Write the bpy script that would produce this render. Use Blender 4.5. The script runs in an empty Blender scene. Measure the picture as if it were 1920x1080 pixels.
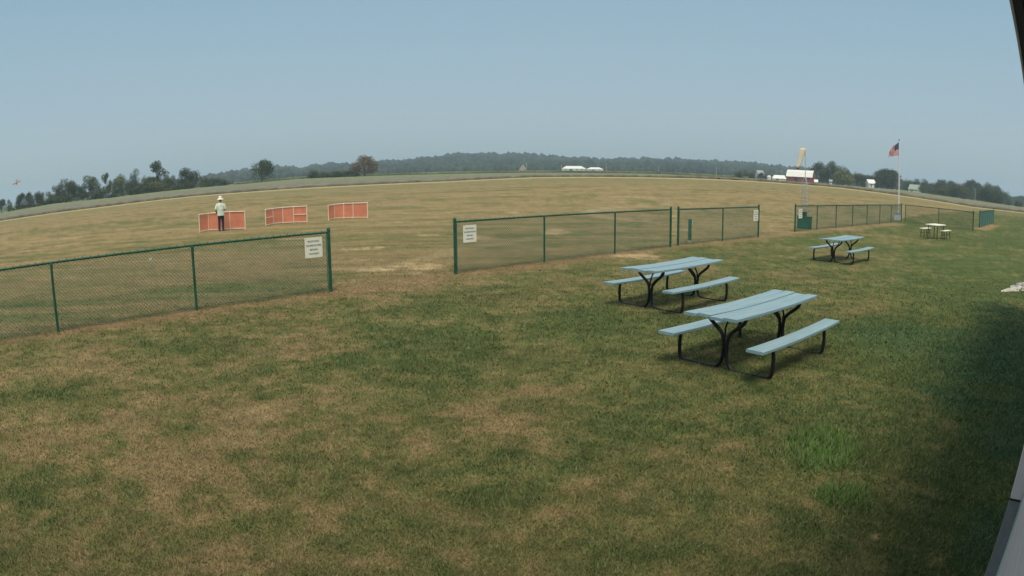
import bpy, bmesh, math, random
import numpy as np
from mathutils import Matrix, Vector
S = bpy.context.scene
COL = S.collection
R = math.radians

# ---------------------------------------------------------------- camera
CAM_H = 2.4111
PITCH, ROLL = 0.16883, -0.00625
FPX, KD = 1252.88, 0.045                       # security-camera lens: focal length in px of a 1920 wide picture, radial term
cam = bpy.data.cameras.new('camera')
cam_o = bpy.data.objects.new('camera', cam); COL.objects.link(cam_o)
cam_o.location = (0, 0, CAM_H)
cam_o.rotation_euler = (Matrix.Rotation(math.pi/2 - PITCH, 3, 'X') @ Matrix.Rotation(ROLL, 3, 'Z')).to_euler()
cam.type = 'PANO'
cam.panorama_type = 'FISHEYE_LENS_POLYNOMIAL'
cam.sensor_width = 36.0; cam.sensor_fit = 'HORIZONTAL'
cam.fisheye_fov = R(180)
mm = 1920/36.0
cam.fisheye_polynomial_k0 = 0.0
cam.fisheye_polynomial_k1 = -(mm/FPX)
cam.fisheye_polynomial_k2 = 0.0
cam.fisheye_polynomial_k3 = -(KD/(FPX*1e6)*mm**3)
cam.fisheye_polynomial_k4 = 0.0
cam.clip_start = 0.05; cam.clip_end = 20000
S.camera = cam_o

# ---------------------------------------------------------------- world and sun
SUN_EL, SUN_AZ = R(63), R(180)                 # azimuth clockwise from the view direction (+Y)
w = bpy.data.worlds.new('World'); S.world = w; w.use_nodes = True
nt = w.node_tree; nt.nodes.clear()
sky = nt.nodes.new('ShaderNodeTexSky'); sky.sky_type = 'NISHITA'; sky.sun_disc = False
sky.sun_elevation = SUN_EL; sky.sun_rotation = SUN_AZ
sky.air_density = 1.0; sky.dust_density = 3.0; sky.ozone_density = 1.5; sky.altitude = 250
# hazy summer sky: the clear sky mixed with a milky blue-grey veil
veil = nt.nodes.new('ShaderNodeRGB'); veil.outputs[0].default_value = (2.8, 2.8, 2.8, 1)
mix = nt.nodes.new('ShaderNodeMix'); mix.data_type = 'RGBA'; mix.inputs[0].default_value = 0.86
tc = nt.nodes.new('ShaderNodeTexCoord'); sp = nt.nodes.new('ShaderNodeSeparateXYZ')
ramp = nt.nodes.new('ShaderNodeValToRGB')
els = ramp.color_ramp.elements
els[0].position = 0.0; els[0].color = (0.90, 1.10, 1.14, 1)
els[1].position = 1.0; els[1].color = (2.1, 2.0, 1.72, 1)
e = els.new(0.12); e.color = (0.79, 1.05, 1.19, 1)
e = els.new(0.42); e.color = (0.45, 0.90, 1.14, 1)
e = els.new(0.66); e.color = (1.35, 1.42, 1.40, 1)
mul = nt.nodes.new('ShaderNodeMix'); mul.data_type = 'RGBA'; mul.blend_type = 'MULTIPLY'; mul.inputs[0].default_value = 1
bg = nt.nodes.new('ShaderNodeBackground'); bg.inputs[1].default_value = 0.085
out = nt.nodes.new('ShaderNodeOutputWorld')
L = nt.links.new
L(tc.outputs['Generated'], sp.inputs[0]); L(sp.outputs[2], ramp.inputs[0])
L(veil.outputs[0], mul.inputs[6]); L(ramp.outputs[0], mul.inputs[7])
L(sky.outputs[0], mix.inputs[6]); L(mul.outputs[2], mix.inputs[7])
L(mix.outputs[2], bg.inputs[0]); L(bg.outputs[0], out.inputs[0])
sun = bpy.data.lights.new('sun', 'SUN'); sun.energy = 1.5; sun.angle = R(22); sun.color = (1.0, 0.88, 0.70)
so = bpy.data.objects.new('sun', sun); COL.objects.link(so)
sd = Vector((math.sin(SUN_AZ)*math.cos(SUN_EL), math.cos(SUN_AZ)*math.cos(SUN_EL), math.sin(SUN_EL)))
so.rotation_euler = sd.to_track_quat('Z', 'Y').to_euler(); so.location = (0, 0, 60)
S.view_settings.view_transform = 'Standard'; S.view_settings.look = 'None'
S.view_settings.exposure = 0.98; S.view_settings.gamma = 1.0
S.render.resolution_x = 1024; S.render.resolution_y = 576
S.cycles.volume_bounces = 1
S.cycles.max_bounces = 6

# ---------------------------------------------------------------- measuring helpers: photo pixel -> place in the world
def rays(px):
    px = np.atleast_2d(np.asarray(px, float)); x = px[:, 0]-960; y = 540-px[:, 1]
    r = np.hypot(x, y); th = (r/FPX)*(1+KD*(r/1000)**2)
    s = np.sin(th)/np.maximum(r, 1e-6)
    X, Y, Z = x*s, y*s, -np.cos(th)
    c, s_ = math.cos(ROLL), math.sin(ROLL)
    X, Y = c*X-s_*Y, s_*X+c*Y
    cp, sp_ = math.cos(PITCH), math.sin(PITCH)
    return np.stack([X, -Z*cp+Y*sp_, Z*sp_+Y*cp], -1)
def azel(px):
    d = rays(px); return np.arctan2(d[:, 0], d[:, 1]), np.arcsin(d[:, 2])
def at(px, py, z=0.0):
    d = rays((px, py))[0]; t = (z-CAM_H)/d[2]; return Vector((d[0]*t, d[1]*t, z))
def at_r(px, py, r):
    a, e = azel((px, py)); return Vector((r*math.sin(a[0]), r*math.cos(a[0]), CAM_H+r*math.tan(e[0])))

# ---------------------------------------------------------------- terrain profile
def curve(pts):
    a, e = azel(pts); i = np.argsort(a); return a[i], e[i]
stripe = curve([(0,414.8),(100,400),(200,387.5),(300,375),(360,368.7),(560,353.7),(700,346.5),(835,340.7),(1000,332.7),(1100,331.8),(1200,332.5),(1300,334.5),(1399,338.5),(1576,352),(1691,367),(1822,388),(1920,399)])
ctop = curve([(0,400),(100,382),(200,372),(300,359.6),(360,353.5),(460,344.7),(560,335.5),(660,331.5),(835,326.5),(1000,324),(1200,325.8),(1240,326.5),(1400,335.5),(1576,348),(1691,357),(1822,375.5),(1920,389)])
skyl = curve([(0,392),(200,366),(372,332),(415,323.7),(435,318.7),(467,316),(522,311),(545,309),(567,313.7),(590,307.5),(622,305),(655,305),(710,299.5),(772,298),(797,293.5),(850,287.5),(887,286),(955,286.5),(1012,289.5),(1075,294),(1125,296),(1157,295),(1210,295.5),(1275,296.5),(1291,296.5),(1339,300),(1385,302.5),(1417,306),(1475,311),(1523,313.5),(1600,327),(1700,341),(1800,350),(1920,372)])
KR = np.array([0, 55, 150, 320, 500, 600, 950, 1750, 2600, 4200.])
TREE_H = 12.0
def terrain(r, a):
    r = np.asarray(r, float); a = np.asarray(a, float); r, a = np.broadcast_arrays(r, a)
    e1 = np.interp(a, *stripe); e2 = np.interp(a, *ctop); e5 = np.interp(a, *skyl)
    out_ = np.abs(a) > 0.95
    z1 = CAM_H+150*np.tan(e1); z2 = CAM_H+320*np.tan(e2)-0.5; z3 = CAM_H+500*np.tan(e2)-0.7; z4 = CAM_H+600*np.tan(e2)-0.6
    z5 = CAM_H+950*np.tan(e2+0.0006); z6 = np.maximum(CAM_H+1750*np.tan(e5)-TREE_H, z5)
    z7 = z6*0.6; z8 = z6*0.2
    zs = np.stack([0*z1, 0*z1, z1, z2, z3, z4, z5, z6, z7, z8], 0)
    idx = np.clip(np.searchsorted(KR, r, side='right')-1, 0, len(KR)-2)
    t = np.clip((r-KR[idx])/(KR[idx+1]-KR[idx]), 0, 1)
    zl = np.take_along_axis(zs, idx[None], 0)[0]; zh = np.take_along_axis(zs, idx[None]+1, 0)[0]
    return zl*(1-t)+zh*t
def th(x, y): return float(terrain(math.hypot(x, y), math.atan2(x, y)))

# ---------------------------------------------------------------- numpy noise
def _h(ix, iy, s):
    n = (ix.astype(np.int64)*374761393+iy.astype(np.int64)*668265263+s*982451653) & 0x7fffffff
    n = ((n ^ (n >> 13))*1274126177) & 0x7fffffff
    return ((n ^ (n >> 16)) & 0xffff)/65535.0
def vnoise(x, y, s=0):
    ix = np.floor(x); iy = np.floor(y); fx = x-ix; fy = y-iy
    fx = fx*fx*(3-2*fx); fy = fy*fy*(3-2*fy)
    a = _h(ix, iy, s); b = _h(ix+1, iy, s); c = _h(ix, iy+1, s); d = _h(ix+1, iy+1, s)
    return (a*(1-fx)+b*fx)*(1-fy)+(c*(1-fx)+d*fx)*fy
def fbm(x, y, s=0, o=4):
    v = 0; amp = .5; tot = 0
    for k in range(o):
        v = v+amp*vnoise(x*2**k+17.3*k, y*2**k-9.1*k, s+k); tot += amp; amp *= .55
    return v/tot
def sstep(x, a, b):
    t = np.clip((x-a)/(b-a), 0, 1); return t*t*(3-2*t)

# ---------------------------------------------------------------- lawn colour (one function for the soil sheet and the blades)
A0 = np.array([-8.37, 9.62]); FU = np.array([0.741, 0.671]); FN = np.array([-0.671, 0.741])   # fence line
BA = R(46.6); BU = np.array([math.sin(BA), math.cos(BA)]); BN = np.array([math.cos(BA), -math.sin(BA)])   # building line, normal to the right
GREENP = [(830,655,110,45,.8),(500,735,60,16,.8),(1560,835,75,38,.9),(1580,930,55,24,1.3),(1650,640,120,50,.5),(1850,690,70,120,.9),
          (950,880,190,60,.75),(1100,600,120,40,.6),(430,732,26,10,.9),(110,735,80,14,.8),(250,930,50,30,.6),(330,790,40,30,.4),
          (460,975,30,22,.8),(1180,820,120,40,.5),(1290,930,100,50,.3),(660,668,30,8,.9),(60,900,60,40,.5),(700,1000,120,30,.5),(1720,420,90,8,.5),
          (1850,1000,70,90,.8),(560,500,50,10,.5),(420,540,60,12,.4),(720,470,90,8,.5),(960,470,80,8,.5),(1150,420,70,5,.5),(1800,500,120,16,.4)]
DRYP = [(490,775,70,24,1.0),(580,640,90,22,.6),(730,530,110,26,.8),(800,502,45,14,1.3),(1195,478,60,8,1.3),(310,870,80,50,.5),
        (700,505,60,8,1.3),(680,488,60,5,1.0),(1050,575,60,9,.5),(1330,455,90,5,.9),(1590,432,90,5,.7),(900,445,40,7,1.2),(1040,433,25,6,1.2),
        (780,820,60,18,.5),(860,770,90,18,.5),(500,870,50,26,.5),(1700,870,70,40,.45),(1410,760,60,25,.35),(230,690,60,20,.4),(1000,730,80,16,.5),
        (720,565,70,12,.7),(705,508,55,4,1.6),(1040,434,28,5,1.5),(905,447,26,5,1.4),(975,427,24,3,1.3),(680,466,55,1.8,1.5),(1300,433,60,2.5,1.2),(1480,425,40,1.6,1.1),(560,448,40,1.5,1.1),(120,447,60,1.6,1.1),(60,470,70,2,1.0),(230,430,50,1.4,1.1),(850,398,40,1.2,1.0),(1000,381,60,1.,1.0),(1180,374,80,1.,1.0),(760,416,50,1.4,1.1),(800,440,40,1.8,1.2),(1240,404,50,1.5,1.1),(1660,560,80,12,.4),(1110,398,10,3,2.0),(960,398,14,2.5,1.2),(1570,470,50,10,.5),(370,850,40,30,.4),(150,480,140,7,.5),(200,545,160,9,.4),
        (40,530,120,8,.5),(1640,1005,14,9,1.0),(1480,520,90,12,.3),(1350,570,60,9,.4)]
def blobs(x, y, lst):
    v = np.zeros_like(x)
    rr = np.hypot(x, y); aa = np.arctan2(x, y)
    wob = (fbm(x*1.3, y*1.3, 77, 4)-.5)*1.5+(fbm(x*.3, y*.3, 78, 2)-.5)*.5
    for (px, py, rx, ry, s) in lst:
        c = at(px, py); D = math.hypot(c.x, c.y)
        n_ = at(px, py+ry); f_ = at(px, py-ry); dr = abs(math.hypot(f_.x, f_.y)-math.hypot(n_.x, n_.y))/2
        dw = rx/FPX*D*1.05
        ca = math.atan2(c.x, c.y)
        u = (aa-ca)*rr/dw; q = (rr-D)/max(dr, .05)
        d = np.sqrt(u*u+q*q)+wob
        v = np.maximum(v, s*(1-sstep(d, .35, 1.25)))
    return v
def lerp(a, b, t): return a+(b-a)*t[..., None]
def lawn(x, y):
    r = np.hypot(x, y)
    s = (x-A0[0])*FN[0]+(y-A0[1])*FN[1]; tt = (x-A0[0])*FU[0]+(y-A0[1])*FU[1]
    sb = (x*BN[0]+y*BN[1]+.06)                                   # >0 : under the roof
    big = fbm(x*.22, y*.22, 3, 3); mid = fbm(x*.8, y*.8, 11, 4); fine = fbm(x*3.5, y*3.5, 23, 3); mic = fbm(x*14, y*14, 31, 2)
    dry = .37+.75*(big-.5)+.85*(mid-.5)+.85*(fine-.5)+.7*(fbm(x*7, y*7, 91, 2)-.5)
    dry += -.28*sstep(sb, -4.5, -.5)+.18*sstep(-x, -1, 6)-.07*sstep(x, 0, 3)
    g = blobs(x, y, GREENP); d = blobs(x, y, DRYP)
    field = sstep(s, 0.0, 1.2)*sstep(tt, -60, -40)
    # mown airfield: paler and drier, streaked along the runway
    ux = x*.985+y*.17; uy = -x*.17+y*.985
    st = fbm(ux*.05, uy*.42, 41, 4); st2 = fbm(ux*.02, uy*.12, 43, 3); st3 = fbm(ux*.22, uy*2.4, 47, 4)
    st4 = fbm(ux*.08, uy*1.1, 49, 3)
    dryf = .74+.9*(st-.5)+.4*(st2-.5)+1.15*(st3-.5)+.8*(st4-.5)+.5*(fbm(x*1.5, y*1.5, 55, 3)-.5)
    dry = dry*(1-field)+dryf*field
    dry = dry-.50*g*(1-.2*field)+.6*np.minimum(d, 1)
    strip = np.exp(-((s+.12)/.42)**2)*sstep(tt, -40, -35)*(.75+.7*(mid-.5)) * (1-sstep(tt, 49.5, 50.5))
    dry = np.clip(dry, 0, 1)
    G = np.array([.070, .096, .032]); O = np.array([.112, .116, .045]); T = np.array([.188, .145, .076]); P = np.array([.37, .285, .17])
    c = lerp(G*np.ones(x.shape+(3,)), O, sstep(dry, .0, .45)); c = lerp(c, T, sstep(dry, .4, .95))
    # far field lighter, straw on top
    straw = np.array([.275, .210, .115])
    c = lerp(c, lerp(np.array([.160, .145, .068])*np.ones(x.shape+(3,)), straw, sstep(dry, .25, .85)), field*sstep(r, 14, 45)*.65)
    far = sstep(r, 90, 120)
    c = lerp(c, np.array([.19, .175, .09]), far*.5)
    rb = np.array([.21, .145, .082])
    c = lerp(c, rb, np.clip(strip, 0, .8))
    c = lerp(c, P, np.clip(d-.8, 0, .6)*1.6*sstep(fine, .2, .55))
    shade_green = blobs(x, y, [(1870,650,120,95,1.),(1900,800,70,120,1.),(1850,1010,75,90,1.),(1700,625,120,40,.7)])
    c = lerp(c, np.array([.034, .080, .036]), np.clip(shade_green, 0, 1)*.75)  # deeper green turf, with the building's shade painted into its colour
    bright = blobs(x, y, [(1540,845,85,38,1.),(1580,930,55,24,1.)])
    c = lerp(c, np.array([.082, .165, .038]), bright*.75*(.5+fine))
    # worn tracks out on the strip
    def track(p, q, wd, k):
        nonlocal c
        pts = [at(*v) for v in p]
        dd = np.full(x.shape, 1e9)
        for m, n in zip(pts[:-1], pts[1:]):
            ax, ay, bx_, by_ = m.x, m.y, n.x, n.y; vx, vy = bx_-ax, by_-ay
            t = np.clip(((x-ax)*vx+(y-ay)*vy)/(vx*vx+vy*vy), 0, 1); dd = np.minimum(dd, np.hypot(x-ax-t*vx, y-ay-t*vy))
        c = lerp(c, q, (1-sstep(dd+(fine-.5)*wd*.8, wd*.4, wd))*k)
    track([(1100,400),(1150,410),(1210,416),(1290,419),(1400,422)], np.array([.30,.235,.16]), .8, .75)
    track([(1100,400),(1118,393),(1160,388),(1260,384)], np.array([.32,.27,.18]), .7, .6)
    track([(640,545),(760,528),(850,512),(1020,492),(1150,476),(1260,463)], np.array([.20,.14,.08]), .45, .6)
    track([(640,505),(740,500),(850,470),(1000,447)], np.array([.30,.24,.15]), .5, .4)
    track([(1530,433),(1600,428),(1690,419)], np.array([.27,.19,.12]), .9, .6)
    track([(1427,444),(1490,436)], np.array([.24,.17,.10]), .8, .6)
    track([(1837,430),(1868,421)], np.array([.30,.20,.12]), .9, .7)
    # pale dry edge of the mown field
    c = lerp(c, np.array([.40, .33, .19]), sstep(r, 141, 144)*(1-sstep(r, 152, 156))*(.85+.3*(mid-.5)))
    c = lerp(c, np.array([.13, .15, .06]), sstep(r, 300, 330))
    c = c*(1+.30*(mic-.5)*(1-sstep(r, 20, 60))+.28*(fine-.5))[..., None]
    return np.clip(c, 0.004, 1)

# ---------------------------------------------------------------- object helpers
def tag(o, label=None, cat=None, group=None, kind=None):
    if label: o['label'] = label
    if cat: o['category'] = cat
    if group: o['group'] = group
    if kind: o['kind'] = kind
    return o
def empty(name, loc=(0, 0, 0), rz=0, **k):
    o = bpy.data.objects.new(name, None); COL.objects.link(o); o.location = loc; o.rotation_euler = (0, 0, rz); o.empty_display_size = .2
    return tag(o, **k)
def link(name, me, mat=None, parent=None, smooth=False):
    o = bpy.data.objects.new(name, me); COL.objects.link(o)
    if mat is not None:
        for m in (mat if isinstance(mat, (list, tuple)) else [mat]): me.materials.append(m)
    if parent: o.parent = parent
    if smooth: me.polygons.foreach_set('use_smooth', [True]*len(me.polygons))
    return o
def copy_tree(o, parent=None):
    c = o.copy(); COL.objects.link(c); c.parent = parent
    for ch in [k for k in o.children]: copy_tree(ch, c)
    return c
class MB:
    """collects shapes into ONE mesh"""
    def __init__(s): s.v = []; s.f = []; s.m = []
    def add(s, vs, fs, mi=0):
        b = len(s.v); s.v += [tuple(v) for v in vs]; s.f += [tuple(b+i for i in f) for f in fs]; s.m += [mi]*len(fs)
    def box(s, c, d, rot=None, mi=0, bev=0):
        hx, hy, hz = d[0]/2, d[1]/2, d[2]/2; c = Vector(c); M = rot or Matrix.Identity(3)
        if bev <= 0:
            P = [Vector((x, y, z)) for x in (-hx, hx) for y in (-hy, hy) for z in (-hz, hz)]
            s.add([c+M@p for p in P], [(0,1,3,2),(4,6,7,5),(0,4,5,1),(2,3,7,6),(0,2,6,4),(1,5,7,3)], mi)
        else:
            bm = bmesh.new(); bmesh.ops.create_cube(bm, size=1)
            for v in bm.verts: v.co = Vector((v.co.x*d[0], v.co.y*d[1], v.co.z*d[2]))
            bmesh.ops.bevel(bm, geom=bm.edges[:], offset=bev, segments=2, affect='EDGES', profile=.6)
            bm.verts.index_update()
            s.add([c+M@v.co for v in bm.verts], [[v.index for v in f.verts] for f in bm.faces], mi); bm.free()
    def tube(s, pts, r, n=8, mi=0, cap=True, cr=False):
        pts = [Vector(p) for p in pts]
        if cr and len(pts) > 2: pts = smooth_path(pts, cr)
        k = len(pts); rs = r if isinstance(r, (list, tuple)) else [r]*k
        if len(rs) != k: rs = [rs[0]+(rs[-1]-rs[0])*i/(k-1) for i in range(k)]
        ref = None; vs = []
        for i, p in enumerate(pts):
            t = (pts[min(i+1, k-1)]-pts[max(i-1, 0)])
            if t.length < 1e-9: t = Vector((0, 0, 1))
            t.normalize()
            if ref is None:
                ref = Vector((0, 0, 1)) if abs(t.z) < .9 else Vector((1, 0, 0))
            u = t.cross(ref); u.normalize(); v = u.cross(t); ref = v
            # keep frame continuous
            for j in range(n):
                a = 2*math.pi*j/n; vs.append(p+(u*math.cos(a)+v*math.sin(a))*rs[i])
        fs = [(i*n+j, i*n+(j+1) % n, (i+1)*n+(j+1) % n, (i+1)*n+j) for i in range(k-1) for j in range(n)]
        if cap: fs += [tuple(range(n))[::-1], tuple((k-1)*n+j for j in range(n))]
        s.add(vs, fs, mi)
    def lathe(s, prof, n=16, c=(0, 0, 0), mi=0, sx=1, sy=1):
        c = Vector(c); vs = []
        for (r, z) in prof:
            for j in range(n):
                a = 2*math.pi*j/n; vs.append(c+Vector((r*math.cos(a)*sx, r*math.sin(a)*sy, z)))
        fs = [(i*n+j, i*n+(j+1) % n, (i+1)*n+(j+1) % n, (i+1)*n+j) for i in range(len(prof)-1) for j in range(n)]
        s.add(vs, fs, mi)
    def ell(s, c, rad, n=12, m=8, rot=None, mi=0):
        vs = []; c = Vector(c); M = rot or Matrix.Identity(3)
        for i in range(m+1):
            ph = math.pi*i/m
            for j in range(n):
                a = 2*math.pi*j/n; vs.append(c+M@Vector((rad[0]*math.sin(ph)*math.cos(a), rad[1]*math.sin(ph)*math.sin(a), rad[2]*math.cos(ph))))
        s.add(vs, [(i*n+j, (i+1)*n+j, (i+1)*n+(j+1) % n, i*n+(j+1) % n) for i in range(m) for j in range(n)], mi)
    def build(s, name, mat, parent=None, smooth=False, **k):
        me = bpy.data.meshes.new(name); me.from_pydata(s.v, [], s.f)
        o = link(name, me, mat, parent, smooth)
        if any(s.m): me.polygons.foreach_set('material_index', s.m)
        me.validate(); me.update()
        if smooth:
            try: me.set_sharp_from_angle(angle=R(40))
            except Exception: pass
        return tag(o, **k)
def smooth_path(pts, it=2):
    for _ in range(it):
        q = [pts[0]]
        for a, b in zip(pts[:-1], pts[1:]): q += [a*.75+b*.25, a*.25+b*.75]
        q.append(pts[-1]); pts = q
    return pts
def RZ(a): return Matrix.Rotation(a, 3, 'Z')

# ---------------------------------------------------------------- materials
def mat(name, col, rough=.6, metal=0, var=.15, scale=3.0, bump=0.0, bscale=40, spec=.4, col2=None, detail=4, stretch=None, objvar=0.0):
    m = bpy.data.materials.new(name); m.use_nodes = True; t = m.node_tree; b = t.nodes['Principled BSDF']
    b.inputs['Roughness'].default_value = rough; b.inputs['Metallic'].default_value = metal
    b.inputs['Specular IOR Level'].default_value = spec
    tc = t.nodes.new('ShaderNodeTexCoord'); n = t.nodes.new('ShaderNodeTexNoise'); n.inputs['Scale'].default_value = scale; n.inputs['Detail'].default_value = detail
    src = tc.outputs['Object']
    if stretch:
        mp = t.nodes.new('ShaderNodeMapping'); mp.inputs['Scale'].default_value = stretch; t.links.new(src, mp.inputs[0]); src = mp.outputs[0]
    t.links.new(src, n.inputs['Vector'])
    r = t.nodes.new('ShaderNodeValToRGB'); c2 = col2 or tuple(min(1, c*(1+var)) for c in col); c1 = col if col2 else tuple(c*(1-var) for c in col)
    r.color_ramp.elements[0].position = .3; r.color_ramp.elements[1].position = .7
    r.color_ramp.elements[0].color = (*c1, 1); r.color_ramp.elements[1].color = (*c2, 1)
    t.links.new(n.outputs[0], r.inputs[0]); last = r.outputs[0]
    if objvar:
        oi = t.nodes.new('ShaderNodeObjectInfo'); hs = t.nodes.new('ShaderNodeHueSaturation'); mr = t.nodes.new('ShaderNodeMapRange')
        mr.inputs[3].default_value = 1-objvar; mr.inputs[4].default_value = 1+objvar
        t.links.new(oi.outputs['Random'], mr.inputs[0]); t.links.new(mr.outputs[0], hs.inputs['Value'])
        mh = t.nodes.new('ShaderNodeMapRange'); mh.inputs[3].default_value = .5-objvar*.08; mh.inputs[4].default_value = .5+objvar*.05
        ml = t.nodes.new('ShaderNodeMath'); ml.operation = 'FRACT'; mm_ = t.nodes.new('ShaderNodeMath'); mm_.operation = 'MULTIPLY'; mm_.inputs[1].default_value = 7.31
        t.links.new(oi.outputs['Random'], mm_.inputs[0]); t.links.new(mm_.outputs[0], ml.inputs[0]); t.links.new(ml.outputs[0], mh.inputs[0]); t.links.new(mh.outputs[0], hs.inputs['Hue'])
        t.links.new(last, hs.inputs['Color']); last = hs.outputs[0]
    t.links.new(last, b.inputs['Base Color'])
    if bump:
        n2 = t.nodes.new('ShaderNodeTexNoise'); n2.inputs['Scale'].default_value = bscale; bp = t.nodes.new('ShaderNodeBump'); bp.inputs['Strength'].default_value = bump; bp.inputs['Distance'].default_value = .02
        t.links.new(src, n2.inputs['Vector']); t.links.new(n2.outputs[0], bp.inputs['Height']); t.links.new(bp.outputs[0], b.inputs['Normal'])
    return m
def vcol_mat(name, rough=.9, bump=.0, fine=0.25, spec=.15, fscale=55, transl=0.0):
    m = bpy.data.materials.new(name); m.use_nodes = True; t = m.node_tree; b = t.nodes['Principled BSDF']
    b.inputs['Roughness'].default_value = rough; b.inputs['Specular IOR Level'].default_value = spec
    a = t.nodes.new('ShaderNodeVertexColor'); a.layer_name = 'Col'; last = a.outputs[0]
    if fine:
        tc = t.nodes.new('ShaderNodeTexCoord'); n = t.nodes.new('ShaderNodeTexNoise'); n.inputs['Scale'].default_value = fscale; n.inputs['Detail'].default_value = 3; n.inputs['Roughness'].default_value = .7
        t.links.new(tc.outputs['Object'], n.inputs['Vector']); mr = t.nodes.new('ShaderNodeMapRange'); mr.inputs[1].default_value = .25; mr.inputs[2].default_value = .75
        mr.inputs[3].default_value = 1-fine; mr.inputs[4].default_value = 1+fine
        t.links.new(n.outputs[0], mr.inputs[0]); mx = t.nodes.new('ShaderNodeMix'); mx.data_type = 'RGBA'; mx.blend_type = 'MULTIPLY'; mx.inputs[0].default_value = 1
        t.links.new(last, mx.inputs[6]); t.links.new(mr.outputs[0], mx.inputs[7]); last = mx.outputs[2]
        if bump:
            bp = t.nodes.new('ShaderNodeBump'); bp.inputs['Strength'].default_value = bump; bp.inputs['Distance'].default_value = .03
            t.links.new(n.outputs[0], bp.inputs['Height']); t.links.new(bp.outputs[0], b.inputs['Normal'])
    t.links.new(last, b.inputs['Base Color'])
    return m
M_ground = vcol_mat('mown turf', .95, .35, .3)
def turf_detail(m):
    t = m.node_tree; b = t.nodes['Principled BSDF']; src = b.inputs['Base Color'].links[0].from_socket; co = t.nodes['Texture Coordinate'].outputs['Object']
    for sc, am, st in ((5.5, .16, (1, 1, 1)), (1.1, .16, (.45, 1.5, 1)), (.33, .10, (.5, 1.6, 1))):
        mp = t.nodes.new('ShaderNodeMapping'); mp.inputs['Scale'].default_value = st; mp.inputs['Rotation'].default_value = (0, 0, .17); t.links.new(co, mp.inputs[0])
        n = t.nodes.new('ShaderNodeTexNoise'); n.inputs['Scale'].default_value = sc; n.inputs['Detail'].default_value = 5; n.inputs['Roughness'].default_value = .7; t.links.new(mp.outputs[0], n.inputs['Vector'])
        r_ = t.nodes.new('ShaderNodeValToRGB'); e_ = r_.color_ramp.elements; e_[0].position = .36; e_[1].position = .64
        e_[0].color = (1-am*1.25, 1-am, 1-am*1.35, 1); e_[1].color = (1+am*1.15, 1+am, 1+am*.9, 1); t.links.new(n.outputs[0], r_.inputs[0])
        mx = t.nodes.new('ShaderNodeMix'); mx.data_type = 'RGBA'; mx.blend_type = 'MULTIPLY'; mx.inputs[0].default_value = 1; t.links.new(src, mx.inputs[6]); t.links.new(r_.outputs[0], mx.inputs[7]); src = mx.outputs[2]
    t.links.new(src, b.inputs['Base Color'])
turf_detail(M_ground)
M_blade = vcol_mat('grass blades', .7, 0, 0, .25)
M_green = mat('dark green vinyl', (.012, .085, .055), .42, 0, .25, 6)
M_mesh = mat('green vinyl wire', (.060, .125, .090), .5, 0, .2, 5)
M_plank = mat('weathered pale blue paint', (.185, .300, .360), .6, 0, 0, 2.2, .2, 60, .3, col2=(.255, .370, .425), detail=8, stretch=(1, 9, 9))
def weather(m, c3, sc, th0):
    t = m.node_tree; b = t.nodes['Principled BSDF']; src = b.inputs['Base Color'].links[0].from_socket; co = t.nodes['Texture Coordinate'].outputs['Object']
    n = t.nodes.new('ShaderNodeTexNoise'); n.inputs['Scale'].default_value = sc; n.inputs['Detail'].default_value = 8; n.inputs['Roughness'].default_value = .75
    mp = t.nodes.new('ShaderNodeMapping'); mp.inputs['Scale'].default_value = (.35, 1.6, 1.6); t.links.new(co, mp.inputs[0]); t.links.new(mp.outputs[0], n.inputs['Vector'])
    mr = t.nodes.new('ShaderNodeMapRange'); mr.inputs[1].default_value = th0; mr.inputs[2].default_value = th0+.06; t.links.new(n.outputs[0], mr.inputs[0])
    mx = t.nodes.new('ShaderNodeMix'); mx.data_type = 'RGBA'; mx.inputs[7].default_value = (*c3, 1); t.links.new(mr.outputs[0], mx.inputs[0]); t.links.new(src, mx.inputs[6]); t.links.new(mx.outputs[2], b.inputs['Base Color']); return m
weather(M_plank, (.30, .31, .30), 9, .66); weather(M_plank, (.12, .17, .19), 14, .70)
M_frame = mat('black painted steel tube', (.018, .018, .022), .42, .3, .4, 8)
def see_through(m, amt):
    t = m.node_tree; b = t.nodes['Principled BSDF']; tr = t.nodes.new('ShaderNodeBsdfTranslucent'); mx = t.nodes.new('ShaderNodeMixShader'); mx.inputs[0].default_value = amt
    src = b.inputs['Base Color'].links[0].from_socket; t.links.new(src, tr.inputs[0]); o = t.nodes['Material Output']
    t.links.new(b.outputs[0], mx.inputs[1]); t.links.new(tr.outputs[0], mx.inputs[2]); t.links.new(mx.outputs[0], o.inputs[0]); return m
M_sign = mat('cream enamel sign', (.80, .79, .68), .4, 0, .03, 5)
M_let = mat('faded grey lettering', (.16, .16, .15), .7)
M_ink = mat('dark lettering', (.05, .05, .05), .6)
M_pvc = mat('white plastic pipe', (.78, .66, .55), .45, 0, .06, 5)
M_net = see_through(mat('orange snow fence net', (.88, .31, .20), .7, 0, .12, 1.5), .45)
M_alu = mat('white painted metal', (.72, .73, .73), .35, 0, .05, 3)
M_galv = mat('galvanised steel', (.42, .43, .46), .6, .2, .15, 6)
M_conc = mat('pale concrete', (.60, .62, .68), .85, 0, .15, 5, .3)

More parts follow.
